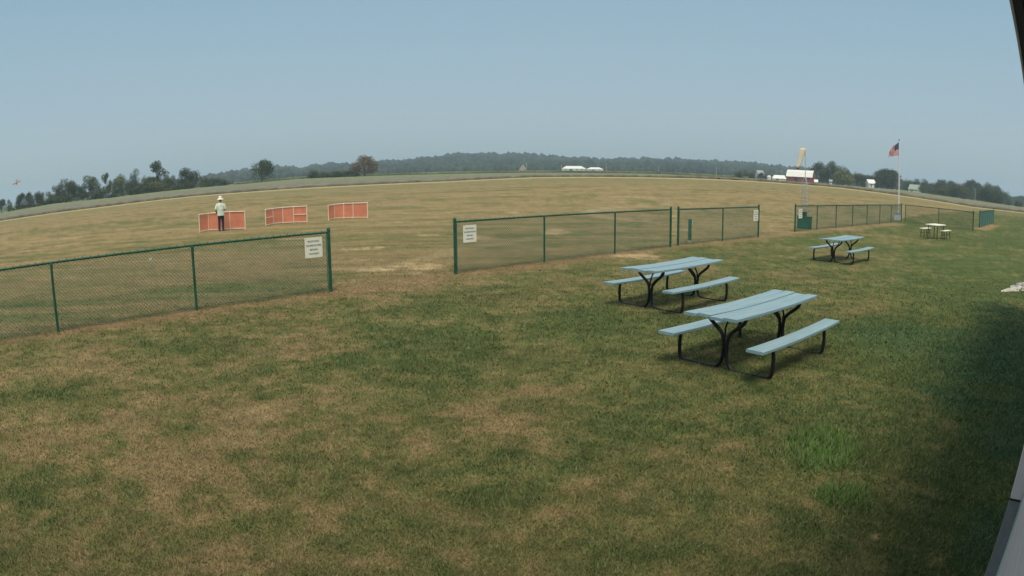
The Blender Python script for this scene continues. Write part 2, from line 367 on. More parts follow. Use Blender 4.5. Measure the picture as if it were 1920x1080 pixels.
# ---------------------------------------------------------------- THE GROUND
def set_cols(me, cols):
    ca = me.color_attributes.new('Col', 'FLOAT_COLOR', 'POINT')
    a = np.ones((len(me.vertices), 4), np.float32); a[:, :3] = cols; ca.data.foreach_set('color', a.ravel())
def grid_mesh(name, X, Y, Z, wrap=False, mask=None):
    nr, na = X.shape
    me = bpy.data.meshes.new(name)
    co = np.stack([X, Y, Z], -1).reshape(-1, 3).astype(np.float32)
    i = np.arange(nr-1)[:, None]; j = np.arange(na-(0 if wrap else 1))[None]
    j2 = (j+1) % na
    q = np.stack([i*na+j, i*na+j2, (i+1)*na+j2, (i+1)*na+j], -1).reshape(-1, 4)[:, ::-1]
    me.vertices.add(len(co)); me.vertices.foreach_set('co', co.ravel())
    me.loops.add(q.size); me.loops.foreach_set('vertex_index', q.ravel().astype(np.int32))
    me.polygons.add(len(q)); me.polygons.foreach_set('loop_start', (np.arange(len(q))*4).astype(np.int32)); me.polygons.foreach_set('loop_total', np.full(len(q), 4, np.int32))
    me.update(calc_edges=True); me.validate()
    return me
az = np.radians(np.concatenate([np.arange(-180, -54, 6.), np.arange(-54, 54, .2), np.arange(54, 180, 6.)]))
dep = np.radians(np.arange(60, 2.0, -.13)); rr = np.concatenate([[.02, .5, 1.0], CAM_H/np.tan(dep)])
rr = np.concatenate([rr, np.arange(rr[-1]+2, 160, 2.2), np.geomspace(162, 4200, 60)])
A_, R_ = np.meshgrid(az, rr); X = R_*np.sin(A_); Y = R_*np.cos(A_); Z = terrain(R_, A_)
Z = Z+np.where(R_ < 160, .03*(fbm(X*.5, Y*.5, 5, 2)-.5), 0)
gm = grid_mesh('ground', X, Y, Z, wrap=True)
ground = link('ground', gm, M_ground, smooth=True); tag(ground, kind='structure')
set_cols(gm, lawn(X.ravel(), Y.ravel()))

# grass blades: short turf in front of the camera, thinning out with distance
def make_blades():
    rng = np.random.default_rng(5)
    N = 640000
    a = np.radians(rng.uniform(-53, 53, N)); d = np.radians(rng.uniform(4.9, 40, N))
    r = CAM_H/np.tan(d)
    x = r*np.sin(a); y = r*np.cos(a)
    sb = x*BN[0]+y*BN[1]
    keep = (sb < 3) & (r < 27) & (rng.random(N) > sstep(r, 17, 27)*.8)
    x, y, r = x[keep], y[keep], r[keep]; n = len(x)
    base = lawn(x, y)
    lum = base @ np.array([.3, .6, .1]); greenish = (base[:, 1]/np.maximum(base[:, 0], 1e-3))
    lush = blobs(x, y, [(1540,845,85,38,1.),(1580,930,55,24,1.)])
    h = rng.uniform(.010, .030, n)*(1+.3*sstep(greenish, .9, 1.4))*(1+1.3*lush); wd = (.0012+.0006*r)*rng.uniform(.7, 1.3, n)
    h *= (1+.03*r)*(1-.6*sstep(r, 12, 24))
    th_ = rng.uniform(0, 2*np.pi, n); lean = rng.uniform(.2, 1.3, n)*h; la = rng.uniform(0, 2*np.pi, n)
    z0 = terrain(r, np.arctan2(x, y))-.004+.03*(fbm(x*.5, y*.5, 5, 2)-.5)
    dx, dy = np.cos(th_)*wd, np.sin(th_)*wd
    V = np.empty((n, 3, 3), np.float32)
    V[:, 0] = np.stack([x-dx, y-dy, z0], -1); V[:, 1] = np.stack([x+dx, y+dy, z0], -1)
    V[:, 2] = np.stack([x+np.cos(la)*lean, y+np.sin(la)*lean, z0+h], -1)
    ct = 1-.75*sstep(r, 8, 24); c = base*(1.08+ct*rng.uniform(-.30, .38, n))[:, None]
    near_ = 1-sstep(r, 5, 12); c *= (1+.10*near_)[:, None]
    pale = rng.random(n) < .20
    c[pale] = c[pale]*.6+np.array([.30, .26, .15])*.4
    dk = (rng.random(n) < .12) & (r < 12); c[dk] = c[dk]*.6+np.array([.03, .055, .015])*.4
    me = bpy.data.meshes.new('grass')
    me.vertices.add(n*3); me.vertices.foreach_set('co', V.ravel())
    me.loops.add(n*3); me.loops.foreach_set('vertex_index', np.arange(n*3, dtype=np.int32))
    me.polygons.add(n); me.polygons.foreach_set('loop_start', (np.arange(n)*3).astype(np.int32)); me.polygons.foreach_set('loop_total', np.full(n, 3, np.int32))
    me.update(calc_edges=True)
    set_cols(me, np.repeat(np.clip(c, 0, 1), 3, 0))
    o = link('grass', me, M_blade); tag(o, 'short patchy green and straw coloured turf covering the foreground', 'grass', kind='stuff')
make_blades()

# ---------------------------------------------------------------- crop fields
def crop(name, r0f, r1f, h, a0, a1, col, col2, label, bumpy=.15, step=.12, nr=40):
    aa = np.radians(np.arange(a0, a1, step)); k = np.linspace(0, 1, nr)
    A2, K = np.meshgrid(aa, k); r0 = r0f(A2); r1 = r1f(A2); Rr = r0+(r1-r0)*K**2.2
    jag = (vnoise(A2*900, K*0, 61)-.5)*h*.8
    X = Rr*np.sin(A2); Y = Rr*np.cos(A2); Z = terrain(Rr, A2)+h+bumpy*(fbm(X*.5, Y*.5, 9, 3)-.5)*2*h
    Rb = (r0-h*.3+jag)[:1]; Xb = Rb*np.sin(A2[:1]); Yb = Rb*np.cos(A2[:1]); Zb = terrain(Rb, A2[:1])-.1
    X = np.concatenate([Xb, X]); Y = np.concatenate([Yb, Y]); Z = np.concatenate([Zb, Z])
    Re = r1[-1:]+h*.3; X = np.concatenate([X, Re*np.sin(A2[:1])]); Y = np.concatenate([Y, Re*np.cos(A2[:1])]); Z = np.concatenate([Z, terrain(Re, A2[:1])-.1])
    me = grid_mesh(name, X, Y, Z)
    o = link(name, me, vcol_mat(name, .9, 0, .5, .1, .45)); tag(o, label, 'crop field', kind='stuff')
    n = fbm(X*.05, Y*.05, 15, 3); Rn = np.hypot(X, Y); t = np.clip((Rn-170)/110, 0, 1)*.9+(n-.5)*.5 if name == 'bean_field' else n
    c = lerp(np.array(col)*np.ones(X.shape+(3,)), np.array(col2), np.clip(t, 0, 1))
    c[0] = np.array(col)*.35
    set_cols(me, c.reshape(-1, 3))
    return o
crop('bean_field', lambda a: 154+0*a, lambda a: 318+0*a, .55, -52, 52, (.165, .165, .125), (.165, .195, .10), 'low grey-brown bean crop in a broad band beyond the mown airfield')
crop('corn_field', lambda a: 500+0*a, lambda a: 600+0*a, 2.5, -24, 21, (.035, .06, .026), (.17, .19, .085), 'dark green strip of tall corn in front of the wooded hills', .06)

# ---------------------------------------------------------------- chain-link fences
def chain_mesh(p0, p1, z0, z1, parent, wire=.0078, pitch=.074, name='chain_mesh'):
    p0 = Vector((p0[0], p0[1], 0)); p1 = Vector((p1[0], p1[1], 0)); Ld = (p1-p0).length; u = (p1-p0)/Ld; n = Vector((-u.y, u.x, 0)); H = z1-z0
    mb = MB(); m = max(4, round((Ld+H)/pitch))
    def seg(a, b, off):
        P = [p0+u*a[0]+Vector((0, 0, z0+a[1]))+n*off, p0+u*b[0]+Vector((0, 0, z0+b[1]))+n*off]
        d = (P[1]-P[0]).normalized(); s = d.cross(n); w_ = wire/2
        vs = []
        for q in P: vs += [q+s*w_, q-s*w_*.5+n*w_*.87, q-s*w_*.5-n*w_*.87]
        mb.add(vs, [(0, 1, 4, 3), (1, 2, 5, 4), (2, 0, 3, 5)])
    step = (Ld+H)/m
    for i in range(1, m):
        c = i*step                                    # x + y = c   and   (L-x) + y = c
        x0 = min(c, Ld); y0 = c-x0; y1 = min(c, H); x1 = c-y1
        if abs(x0-x1) < .01: continue
        seg((x0, y0), (x1, y1), wire*.45)
        seg((Ld-x0, y0), (Ld-x1, y1), -wire*.45)
    # knuckled selvage along the top
    return mb.build(name, M_mesh, parent)
def fence(pts, label, ends=(True, True), hz=1.29, lean=None, group='green chain link fence runs', wire=.0078, pitch=.074, spacing_ties=.3):
    pts = [Vector((p[0], p[1], 0)) for p in pts]
    zz = [th(p.x, p.y) for p in pts]
    f = empty('chain_link_fence', (pts[0].x, pts[0].y, zz[0]), 0, label=label, cat='fence', group=group)
    o = pts[0]+Vector((0, 0, zz[0]))
    P = [p+Vector((0, 0, z))-o for p, z in zip(pts, zz)]
    for i, p in enumerate(P):
        e = (i == 0 and ends[0]) or (i == len(P)-1 and ends[1])
        m = MB(); r = .038 if e else .027; H = hz+.07 if e else hz-.01
        m.tube([p+Vector((0, 0, -.15)), p+Vector((0, 0, H))], r, 12)
        if e:
            m.lathe([(r+.006, H-.03), (r+.006, H+.005), (r*.8, H+.03), (.001, H+.045)], 12, p)
            for k in range(5): m.lathe([(r+.001, -.012), (r+.007, -.01), (r+.007, .012), (r+.001, .014)], 12, p+Vector((0, 0, .18+k*(hz-.3)/4)))
        else:
            m.lathe([(r+.004, H-.05), (r+.005, H), (.02, H+.015)], 10, p)
        m.build('post', M_green, f, smooth=True)
    m = MB()
    m.tube([p+Vector((0, 0, hz)) for p in P], .0225, 10)
    for a, b in zip(P[:-1], P[1:]):                   # wire ties and knuckles over the rail
        d = b-a; n = int(d.length/.16)
        for k in range(1, n):
            c = a+d*(k/n)+Vector((0, 0, hz)); t = d.normalized()*.035
            m.tube([c-t+Vector((0, 0, -.03)), c+Vector((0, 0, .040)), c+t+Vector((0, 0, -.03))], .009, 5)
    m.build('top_rail', M_green, f, smooth=True)
    m = MB()
    for a, b in zip(P[:-1], P[1:]):
        m.tube([a+Vector((0, 0, .06)), b+Vector((0, 0, .06))], .004, 5)
        if a is P[0] and ends[0]:
            u = (b-a).normalized()*.06; m.box(a+u+Vector((0, 0, hz/2+.02)), (.012, .012, hz-.1))
        if b is P[-1] and ends[1]:
            u = (a-b).normalized()*.06; m.box(b+u+Vector((0, 0, hz/2+.02)), (.012, .012, hz-.1))
    m.build('tension_wire', M_green, f)
    mb = MB()
    for a, b in zip(P[:-1], P[1:]):
        z_ = (a.z+b.z)/2
        c = chain_mesh(a, b, z_+.05, z_+hz, None, wire, pitch)
        me = c.data; off = len(mb.v); mb.v += [tuple(v.co) for v in me.vertices]; mb.f += [tuple(off+i for i in p.vertices) for p in me.polygons]; mb.m += [0]*len(me.polygons)
        bpy.data.objects.remove(c); bpy.data.meshes.remove(me)
    mb.build('chain_mesh', M_mesh, f)
    return f
def line(n, p, q): return [(p[0]+(q[0]-p[0])*i/(n-1), p[1]+(q[1]-p[1])*i/(n-1)) for i in range(n)]
fa = [(-12.75, 5.25), (-10.55, 7.45), (-8.37, 9.62), (-6.22, 11.73), (-3.92, 13.83)]
fence(fa, 'green chain link fence on the left ending at a tall post with a cream sign', ends=(False, True))
fb = [(-1.39, 16.25), (.90, 18.33), (3.19, 20.37), (5.46, 22.36)]
fence(fb, 'four post green chain link fence right of the wide gap')
fc = [(5.85, 22.83), (8.12, 24.61), (10.42, 26.59)]
fence(fc, 'short three post green chain link run with a sign on its right end', hz=1.28)
fd = line(8, (13.64, 29.74), (28.44, 41.85))
fence(fd, 'long green chain link run from the windsock to the flagpole', hz=1.25)
fe = [(28.62, 41.55), (29.86, 38.7), (31.1, 35.9)]
fence(fe, 'green chain link fence turning back toward the camera beside the flagpole', ends=(False, True), hz=1.27)
fg = line(7, (35.2, 39.8), (45.0, 48.6))
fence(fg, 'far green chain link run seen almost end on at the right edge', hz=1.22, wire=.006, pitch=.05)

def text_obj(body, size, mat_, parent, loc, rot, name='lettering', ext=.002, spacing=1.15):
    cu = bpy.data.curves.new('t', 'FONT'); cu.body = body; cu.size = size; cu.align_x = 'CENTER'; cu.align_y = 'CENTER'; cu.extrude = ext; cu.space_line = spacing; cu.offset = size*.02
    o = bpy.data.objects.new('t', cu); COL.objects.link(o)
    dg = bpy.context.evaluated_depsgraph_get(); me = bpy.data.meshes.new_from_object(o.evaluated_get(dg))
    bpy.data.objects.remove(o); bpy.data.curves.remove(cu)
    me.name = name; me.materials.clear()
    ob = link(name, me, mat_, parent); ob.location = loc; ob.rotation_euler = rot
    return ob
def sign(p, ang, label, zc=.98, w_=.40, h_=.44):
    s = empty('warning_sign', (p[0], p[1], zc), ang, label=label, cat='sign', group='cream notices hung on the fences')
    m = MB(); m.box((0, 0, 0), (w_, .006, h_), bev=.0028); m.build('panel', M_sign, s)
    for sx in (-1, 1):
        for sz in (-1, 1):
            m = MB(); m.tube([(sx*(w_/2-.025), -.006, sz*(h_/2-.025)), (sx*(w_/2-.025), .035, sz*(h_/2-.025))], .006, 8)
            m.build('bolt', M_frame, s)
    k = w_/.40
    for i, ln in enumerate(('PILOTS ONLY', 'NO SPECTATORS', 'BEYOND', 'THIS POINT')):
        text_obj(ln, .044*k, M_let, s, (0, -.0052, h_*(.31-.205*i)), (R(90), 0, 0), ext=.001)
    return s
ang = math.atan2(FU[1], FU[0])
nn = Vector((FN[0], FN[1], 0))
def on_line(p, q, px, py, off=.03):
    # where the line of sight through a pixel column meets the fence plane, a little in front of the wire
    a = azel((px, py))[0][0]; d = Vector((math.sin(a), math.cos(a)))
    P = Vector(p[:2]); U = Vector((q[0]-p[0], q[1]-p[1])); den = d.x*(-U.y)+d.y*U.x
    t = (P.x*(-U.y)+P.y*U.x)/den; e = azel((px, py))[1][0]
    n = Vector((U.y, -U.x)).normalized()*off
    return Vector((d.x*t+n.x, d.y*t+n.y, CAM_H+t*math.tan(e)))
q = on_line(fa[3], fa[4], 587, 464); sign(q, math.atan2(fa[4][1]-fa[3][1], fa[4][0]-fa[3][0]), 'cream notice with dark lettering at the right end of the left fence', q.z, .42, .43)
q = on_line(fb[0], fb[1], 879.5, 438); sign(q, math.atan2(fb[1][1]-fb[0][1], fb[1][0]-fb[0][0]), 'cream notice at the left end of the four post fence run', q.z, .42, .43)
q = on_line(fc[1], fc[2], 1416.3, 404); sign(q, math.atan2(fc[2][1]-fc[1][1], fc[2][0]-fc[1][0]), 'cream notice beside the right end post of the short fence run', q.z, .42, .46)
q = on_line(fd[0], fd[1], 1500, 400.5); sign(q, math.atan2(fd[1][1]-fd[0][1], fd[1][0]-fd[0][0]), 'cream notice in front of the windsock tower', q.z, .42, .46)
# scrap of pale plastic caught in the left fence
q = on_line(fa[2], fa[3], 282, 487)
m = MB(); 
random.seed(4)
zz = [(0, .05), (.03, .035), (.02, .0), (.05, -.03), (.03, -.06), (.0, -.05), (-.01, -.01), (-.035, .0), (-.03, .04)]
m.add([(x, .012*math.sin(i*1.7), z) for i, (x, z) in enumerate(zz)]+[(x*.9, .012*math.sin(i*1.7)+.006, z*.9) for i, (x, z) in enumerate(zz)],
      [tuple(range(9)), tuple(range(17, 8, -1))]+[(i, 9+i, 9+(i+1) % 9, (i+1) % 9) for i in range(9)])
o = m.build('plastic_scrap', mat('pale plastic film', (.42, .43, .38), .4)); o.location = q; o.rotation_euler = (0, 0, ang)
tag(o, 'small pale scrap of plastic caught in the mesh of the left fence', 'litter')

# ---------------------------------------------------------------- picnic tables
def plank(mb, x0, x1, y, z, wd, t=.038, sag=0.0, n=12, tilt=0.0):
    vs = []
    for i in range(n+1):
        k = i/n; x = x0+(x1-x0)*k; s = sag*(4*k*(1-k))
        for (yy, zz_) in ((-wd/2+.004, 0), (-wd/2, .004), (-wd/2, t-.004), (-wd/2+.004, t), (wd/2-.004, t), (wd/2, t-.004), (wd/2, .004), (wd/2-.004, 0)):
            vs.append((x, y+yy, z-t+zz_-s+tilt*yy))
    fs = [(i*8+j, (i+1)*8+j, (i+1)*8+(j+1) % 8, i*8+(j+1) % 8) for i in range(n) for j in range(8)]
    fs += [tuple(range(8)), tuple(n*8+j for j in range(8))[::-1]]
    mb.add(vs, fs)
def make_picnic():
    root = empty('picnic_table', (0, 0, 0), 0, label='x', cat='picnic table', group='pale blue picnic tables on the lawn')
    HL = 1.21; TZ = .755; BZ = .44; BO = .675
    m = MB(); wd = .174; gap = .021; offs = [.03, -.03, .04, -.035]
    for k in range(4): plank(m, -HL+offs[k]*.6, HL+offs[(k+2) % 4]*.5, (k-1.5)*(wd+gap), TZ+(.003, -.004, .004, 0)[k], wd, sag=.016+.003*k)
    m.build('tabletop', M_plank, root)
    for s in (-1, 1):
        m = MB(); plank(m, -HL, HL, s*BO, BZ, .245, sag=.020); m.build('bench_seat', M_plank, root)
    m = MB(); m.box((0, 0, TZ-.055), (.07, .70, .03)); m.build('cleat', M_frame, root)
    for s in (-1, 1): m = MB(); m.box((0, s*BO, BZ-.055), (.06, .22, .028)); m.build('cleat', M_frame, root)
    for sx in (-1, 1):
        m = MB(); X0 = sx*.80
        for s in (-1, 1):
            # bench support tube down to the ground, along it, up the middle and out to the top
            path = [(X0, s*(BO-.09), BZ-.042), (X0, s*(BO+.02), BZ-.047), (X0+sx*.0, s*(BO+.06), BZ-.12), (X0, s*(BO+.06), .10), (X0, s*(BO+.03), .01), (X0, s*(BO-.1), -.012),
                    (X0, s*.20, -.012), (X0, s*.09, .02), (X0+.0, s*.026, .14), (X0, s*.026, .36), (X0, s*.06, .47), (X0, s*.22, .585), (X0, s*.285, .65), (X0, s*.285, TZ-.043)]
            m.tube(path, .026, 10, cr=2)
            m.tube([(X0-sx*.03, s*.03, .40), (X0-sx*.12, s*.09, .52), (X0-sx*.30, s*.10, TZ-.05)], .014, 8, cr=2)
        m.box((X0, 0, TZ-.045), (.04, .68, .012))
        m.box((X0, 0, .34), (.05, .05, .012)); m.box((X0, 0, .16), (.05, .05, .012))
        for s in (-1, 1): m.box((X0, s*BO, BZ-.044), (.04, .22, .008))
        m.build('leg_frame', M_frame, root, smooth=True)
    return root
proto = make_picnic()
tabs = [((3.33, 8.40), 50.6, 'nearest pale blue picnic table, its plank top sagging, black tube legs'),
        ((3.14, 12.42), 48.2, 'middle pale blue picnic table standing behind the nearest one'),
        ((10.5, 18.98), 50.5, 'farthest pale blue picnic table, small, in front of the windsock fence')]
for i, (p, a, lb) in enumerate(tabs):
    o = proto if i == 0 else copy_tree(proto)
    o.location = (p[0], p[1], 0); o.rotation_euler = (0, 0, R(90-a)); o['label'] = lb
    if i == 2: o.scale = (.95, .97, .97)

# white folding table and two benches
M_wt = mat('white moulded plastic', (.80, .79, .72), .45, 0, .04, 4)
def legs(mb, xs, ys, z, spl, r=.018):
    for x in xs:
        for y in ys:
            mb.tube([(x, y, z), (x+(spl[0] if x > 0 else -spl[0]), y+(spl[1] if y > 0 else -spl[1]), 0)], r, 8)
tc_ = at(1755, 421.5, .72); ta = R(90-57)
t = empty('folding_table', (tc_.x, tc_.y, 0), ta, label='small white topped table with thin black legs left of the far gate', cat='table')
m = MB(); m.box((0, 0, .72), (1.45, .74, .05), bev=.02); m.build('tabletop', M_wt, t)
for x in (-.5, .5):
    for y in (-.27, .27):
        m = MB(); m.tube([(x, y, .70), (x*1.04, y*1.05, 0)], .022, 8); m.build('leg', M_frame, t)
for k, (px, py, lb) in enumerate([(1735.5, 428, 'white bench left of the small white table'), (1773.5, 432.6, 'white bench right of the small white table')]):
    c = at(px, py, .43); b = empty('bench', (c.x, c.y, 0), ta, label=lb, cat='bench', group='white benches beside the small table')
    m = MB(); m.box((0, 0, .43), (1.30, .28, .04), bev=.016); m.build('seat', M_wt, b)
    for x in (-.45, .45):
        m = MB(); s = -1 if k == 0 else 1
        m.tube([(x*1.02, -.1, .2), (x*1.02, .1, .2)], .012, 6); m.build('crossbar', M_frame, b)
        for y in (-1, 1): m = MB(); m.tube([(x, .08*y, .42), (x*1.1, .12*y, 0)], .019, 8); m.build('leg', M_frame, b)

# ---------------------------------------------------------------- windsock, bin, posts
wp = Vector((*(at(1508, 428).xy), 0))
wr = math.hypot(wp.x, wp.y); wa = math.atan2(wp.x, wp.y); rt = Vector((math.cos(wa), -math.sin(wa), 0)); fw = Vector((math.sin(wa), math.cos(wa), 0))
def wz(py, px=1507): return CAM_H+wr*math.tan(azel((px, py))[1][0])
t = empty('windsock_tower', wp+fw*.0, 0, label='slim galvanised lattice tower and pole carrying the windsock', cat='tower')
m = MB(); base = []
zt, zb = wz(346), 0.0
for k in range(3):
    a = R(30+120*k); base.append(Vector((math.cos(a)*.24, math.sin(a)*.24, 0)))
for v in base: m.tube([v, v+Vector((0, 0, zt)), Vector((v.x*.15, v.y*.15, wz(332)))], .016, 8)
for i in range(12):
    z = .1+(zt-.1)*i/11
    for k in range(3): m.tube([base[k]+Vector((0, 0, z)), base[(k+1) % 3]+Vector((0, 0, z))], .006, 5)
    if i < 11:
        for k in range(3): m.tube([base[k]+Vector((0, 0, z)), base[(k+1) % 3]+Vector((0, 0, z+(zt-.1)/11))], .005, 5)
m.build('lattice_frame', M_galv, t, smooth=True)
m = MB(); m.tube([(0, 0, wz(346)), (0, 0, wz(276))], .02, 8); m.build('pole', M_galv, t, smooth=True)
# sock
top = Vector((0, 0, wz(277)))+rt*(-(1508-1504)/FPX*wr); bot = Vector((0, 0, wz(315)))+rt*(-(1508-1492)/FPX*wr)
m = MB(); pts = []; n = 16; prof = []
ax = (bot-top); 
rows = 15; ring = []
for i in range(rows):
    k = i/(rows-1); c = top+ax*k+rt*(.05*math.sin(k*2.2)); rad = (.185-.095*k)*min(1, .72+k*5)
    for j in range(n):
        a = 2*math.pi*j/n; crease = 1+.12*math.sin(3*a+k*5)*k+.06*math.sin(7*a+k*9)
        ring.append(c+(rt*math.cos(a)+fw*math.sin(a)*.75)*rad*crease)
m.add(ring, [(i*n+j, i*n+(j+1) % n, (i+1)*n+(j+1) % n, (i+1)*n+j) for i in range(rows-1) for j in range(n)])
sock = empty('windsock', wp, 0, label='faded cream and orange windsock hanging limp from its pole', cat='windsock')
M_sock = see_through(mat('faded windsock nylon', (.95, .84, .64), .6, 0, 0, 1.6, col2=(.97, .93, .84)), .3)
so_ = m.build('fabric_tube', M_sock, sock, smooth=True); sm = so_.modifiers.new('thick', 'SOLIDIFY'); sm.thickness = .004
m = MB(); m.tube([top+(rt*math.cos(2*math.pi*j/16)+fw*math.sin(2*math.pi*j/16)*.75)*.17+Vector((0, 0, .005)) for j in range(17)], .009, 6)
m.tube([top, top+rt*.17], .008, 6); m.tube([top+rt*.11, Vector((0, 0, top.z))+rt*.0], .008, 6); m.build('hoop', M_galv, sock)
# torn hem at the tail
m = MB(); m.lathe([(.075, .0), (.07, -.05), (.05, -.08)], 12, bot+rt*(.05*math.sin(2.2))); m.build('tail_hem', mat('worn red hem', (.30, .09, .05), .8), sock)
# green bin at the tower foot
bc = Vector((*(at(1508, 428.2).xy), 0))-fw*.25+rt*.0
b = empty('storage_bin', bc, -wa, label='dark green storage bin at the foot of the windsock tower', cat='bin')
m = MB(); M_bin = mat('dark green bin paint', (.010, .105, .070), .5, 0, .2, 2)
m.box((0, -.12, .30), (.80, .40, .60), bev=.02)
for k in (-.3, -.1, .1, .3): m.box((k, -.325, .28), (.03, .016, .48))
m.build('body', M_bin, b); m = MB(); m.box((0, -.12, .63), (.86, .46, .055), bev=.02); m.build('lid', M_bin, b)
cb = empty('control_box', bc+Vector((0, 0, .66))-rt*.06, -wa, label='small dark box standing on the green storage bin', cat='box')
m = MB(); m.box((0, -.1, .115), (.38, .24, .22), bev=.012); m.build('housing', mat('charcoal plastic', (.03, .035, .045), .6), cb)
m = MB(); m.box((0, -.225, .12), (.2, .012, .09), bev=.004); m.build('cover_plate', M_frame, cb)
# green utility post by the short run
pp = at(1293, 455.5); pa = math.atan2(pp.x, pp.y)
u = empty('marker_post', (pp.x, pp.y, 0), -pa+R(12), label='square green post with a white strip behind the short fence run', cat='post')
m = MB(); m.box((0, 0, .47), (.115, .115, .78), bev=.008); m.box((0, 0, .875), (.125, .125, .02), bev=.006); m.build('shaft', mat('green post paint', (.02, .16, .11), .5, 0, .25, 5), u)
m = MB(); m.box((0, 0, .04), (.13, .13, .12), bev=.01); m.build('foot', mat('pale plastic foot', (.45, .42, .36), .7), u)
m = MB(); m.box((.085, -.02, .77), (.035, .05, .18), bev=.006); m.build('label_strip', M_alu, u)

# ---------------------------------------------------------------- flagpole and flag
fp = at(1684.2, 413.6); fp.z = 0; fr = math.hypot(fp.x, fp.y); faz = math.atan2(fp.x, fp.y); frt = Vector((math.cos(faz), -math.sin(faz), 0)); ffw = Vector((math.sin(faz), math.cos(faz), 0))
def fz(py, px=1686): return CAM_H+fr*math.tan(azel((px, py))[1][0])
t = empty('flagpole', fp, -faz, label='tall white flagpole on a pale concrete block at the fence corner', cat='flagpole')
m = MB(); m.tube([(0, 0, .5), (0, 0, 3.0), (0, 0, fz(264))], [.052, .044, .026], 12); m.build('pole', M_alu, t, smooth=True)
m = MB(); m.ell((0, 0, fz(262.3)), (.06, .06, .06)); m.build('finial', mat('tarnished ball', (.25, .22, .16), .4, .6), t, smooth=True)
m = MB(); m.box((-.05, 0, .28), (.58, .50, .54), bev=.02); m.build('base_block', M_conc, t)
m = MB(); m.box((0, 0, .555), (.68, .58, .035), bev=.01); m.build('base_cap', mat('grey cap slab', (.28, .33, .42), .8), t)
m = MB(); m.tube([(-.075, 0, .9), (-.09, 0, 2.6), (-.03, 0, fz(292))], .006, 5); m.tube([(-.02, -.03, 1.2), (-.08, -.03, 1.2)], .01, 5); m.build('halyard', M_pvc, t)
# flag
f = empty('flag', fp, -faz, label='stars and stripes flag hanging in loose folds near the top of the flagpole', cat='flag')
z1, z0 = fz(267.5), fz(292); H = z1-z0; nx, nz = 40, 26; vs = []
for i in range(nx+1):
    k = i/nx
    for j in range(nz+1):
        v = j/nz
        x = -.03-.88*k**.92*(1-.10*v); z = z0+H*v-.62*k**1.3*H*(.55+.6*v)+.03*math.sin(k*9+v*2)
        y = .10*math.sin(k*13+v*3.5)*k**.6+.05*math.sin(k*27-v*4)*k
        if v < .25: z += (0.10*k)*(.25-v)/.25*2
        vs.append((x, y, z))
m = MB(); 
for i in range(nx):
    for j in range(nz):
        stripe_i = j//2                                     # 13 stripes
        mi = 0 if stripe_i % 2 == 0 else 1
        if i < 16 and j >= 12:
            mi = 2
            if (i % 3 == 1 and j % 3 == 1): mi = 1
        m.f.append((i*(nz+1)+j, (i+1)*(nz+1)+j, (i+1)*(nz+1)+j+1, i*(nz+1)+j+1)); m.m.append(mi)
m.v = vs
fo = m.build('flag_cloth', [see_through(mat('flag red', (.74, .08, .07), .8), .5), see_through(mat('flag white', (.95, .94, .93), .8), .5), see_through(mat('flag blue', (.06, .08, .20), .8), .5)], f, smooth=True)
sm = fo.modifiers.new('thick', 'SOLIDIFY'); sm.thickness = .004

# ---------------------------------------------------------------- three orange barriers
def barrier(pxs, tops, label, rails=()):
    # pxs: ground pixels of the uprights, tops: height of each
    G = [at(*p) for p in pxs]
    # keep depth steps smooth so that the panels read as straight sections
    root = empty('safety_barrier', G[0], 0, label=label, cat='barrier', group='orange net barriers on the airfield')
    P = [g-G[0] for g in G]
    r = .026
    m = MB()
    m.tube([p+Vector((0, 0, h)) for p, h in zip(P, tops)], r, 8)
    m.build('top_rail', M_pvc, root, smooth=True)
    for p, h in zip(P, tops):
        m = MB(); m.tube([p, p+Vector((0, 0, h+.0))], r, 8); m.ell(p+Vector((0, 0, h)), (.036, .036, .036), 8, 6); m.build('upright', M_pvc, root, smooth=True)
    m = MB(); m.tube([p+Vector((0, 0, .06)) for p in P], r*.8, 8); m.build('bottom_rail', M_pvc, root, smooth=True)
    for (i, fr_) in rails:
        m = MB(); m.tube([P[i]+Vector((0, 0, tops[i]*fr_)), P[i+1]+Vector((0, 0, tops[i+1]*fr_))], r*.85, 8); m.build('middle_rail', M_pvc, root, smooth=True)
    for i in range(len(P)-1):
        a, b = P[i], P[i+1]; L_ = (b-a).length; d = (b-a)/L_; nrm = Vector((-d.y, d.x, 0))*.03; nv = max(4, int(L_/.075)); m = MB()
        ha, hb = tops[i], tops[i+1]
        for k in range(nv):
            x = (k+.5)/nv; c = a+(b-a)*x+nrm; h = ha+(hb-ha)*x; s = d*(.0225)
            m.add([c-s+Vector((0, 0, .03)), c+s+Vector((0, 0, .03)), c+s+Vector((0, 0, h-.02)), c-s+Vector((0, 0, h-.02))], [(0, 1, 2, 3)])
        nh = 13
        for k in range(nh):
            z = (k+.5)/nh; za, zb_ = .03+(ha-.05)*z, .03+(hb-.05)*z; q = nrm*1.05
            m.add([a+q+Vector((0, 0, za-.021)), b+q+Vector((0, 0, zb_-.021)), b+q+Vector((0, 0, zb_+.021)), a+q+Vector((0, 0, za+.021))], [(0, 1, 2, 3)])
        m.build('net_panel', M_net, root)
    return root
def smoothed(xs, ys, Dn=None): return list(zip(xs, ys))
barrier([(374.5, 436), (391.5, 433.2), (432, 430.5), (460, 430)], [.96, .96, .97, .97], 'left orange net barrier with the person standing in front')
barrier([(498.5, 424), (512.5, 421), (531, 419.2), (551, 418.4), (576, 418)], [.92, .92, .94, .95, .97], 'middle orange net barrier with half height side rails', rails=((0, .5), (3, .52)))
barrier([(616, 413.5), (627.5, 411), (645, 410), (662.5, 409.5), (689.5, 409.2)], [.90, .90, .93, .93, .93], 'right orange net barrier with four white framed bays')

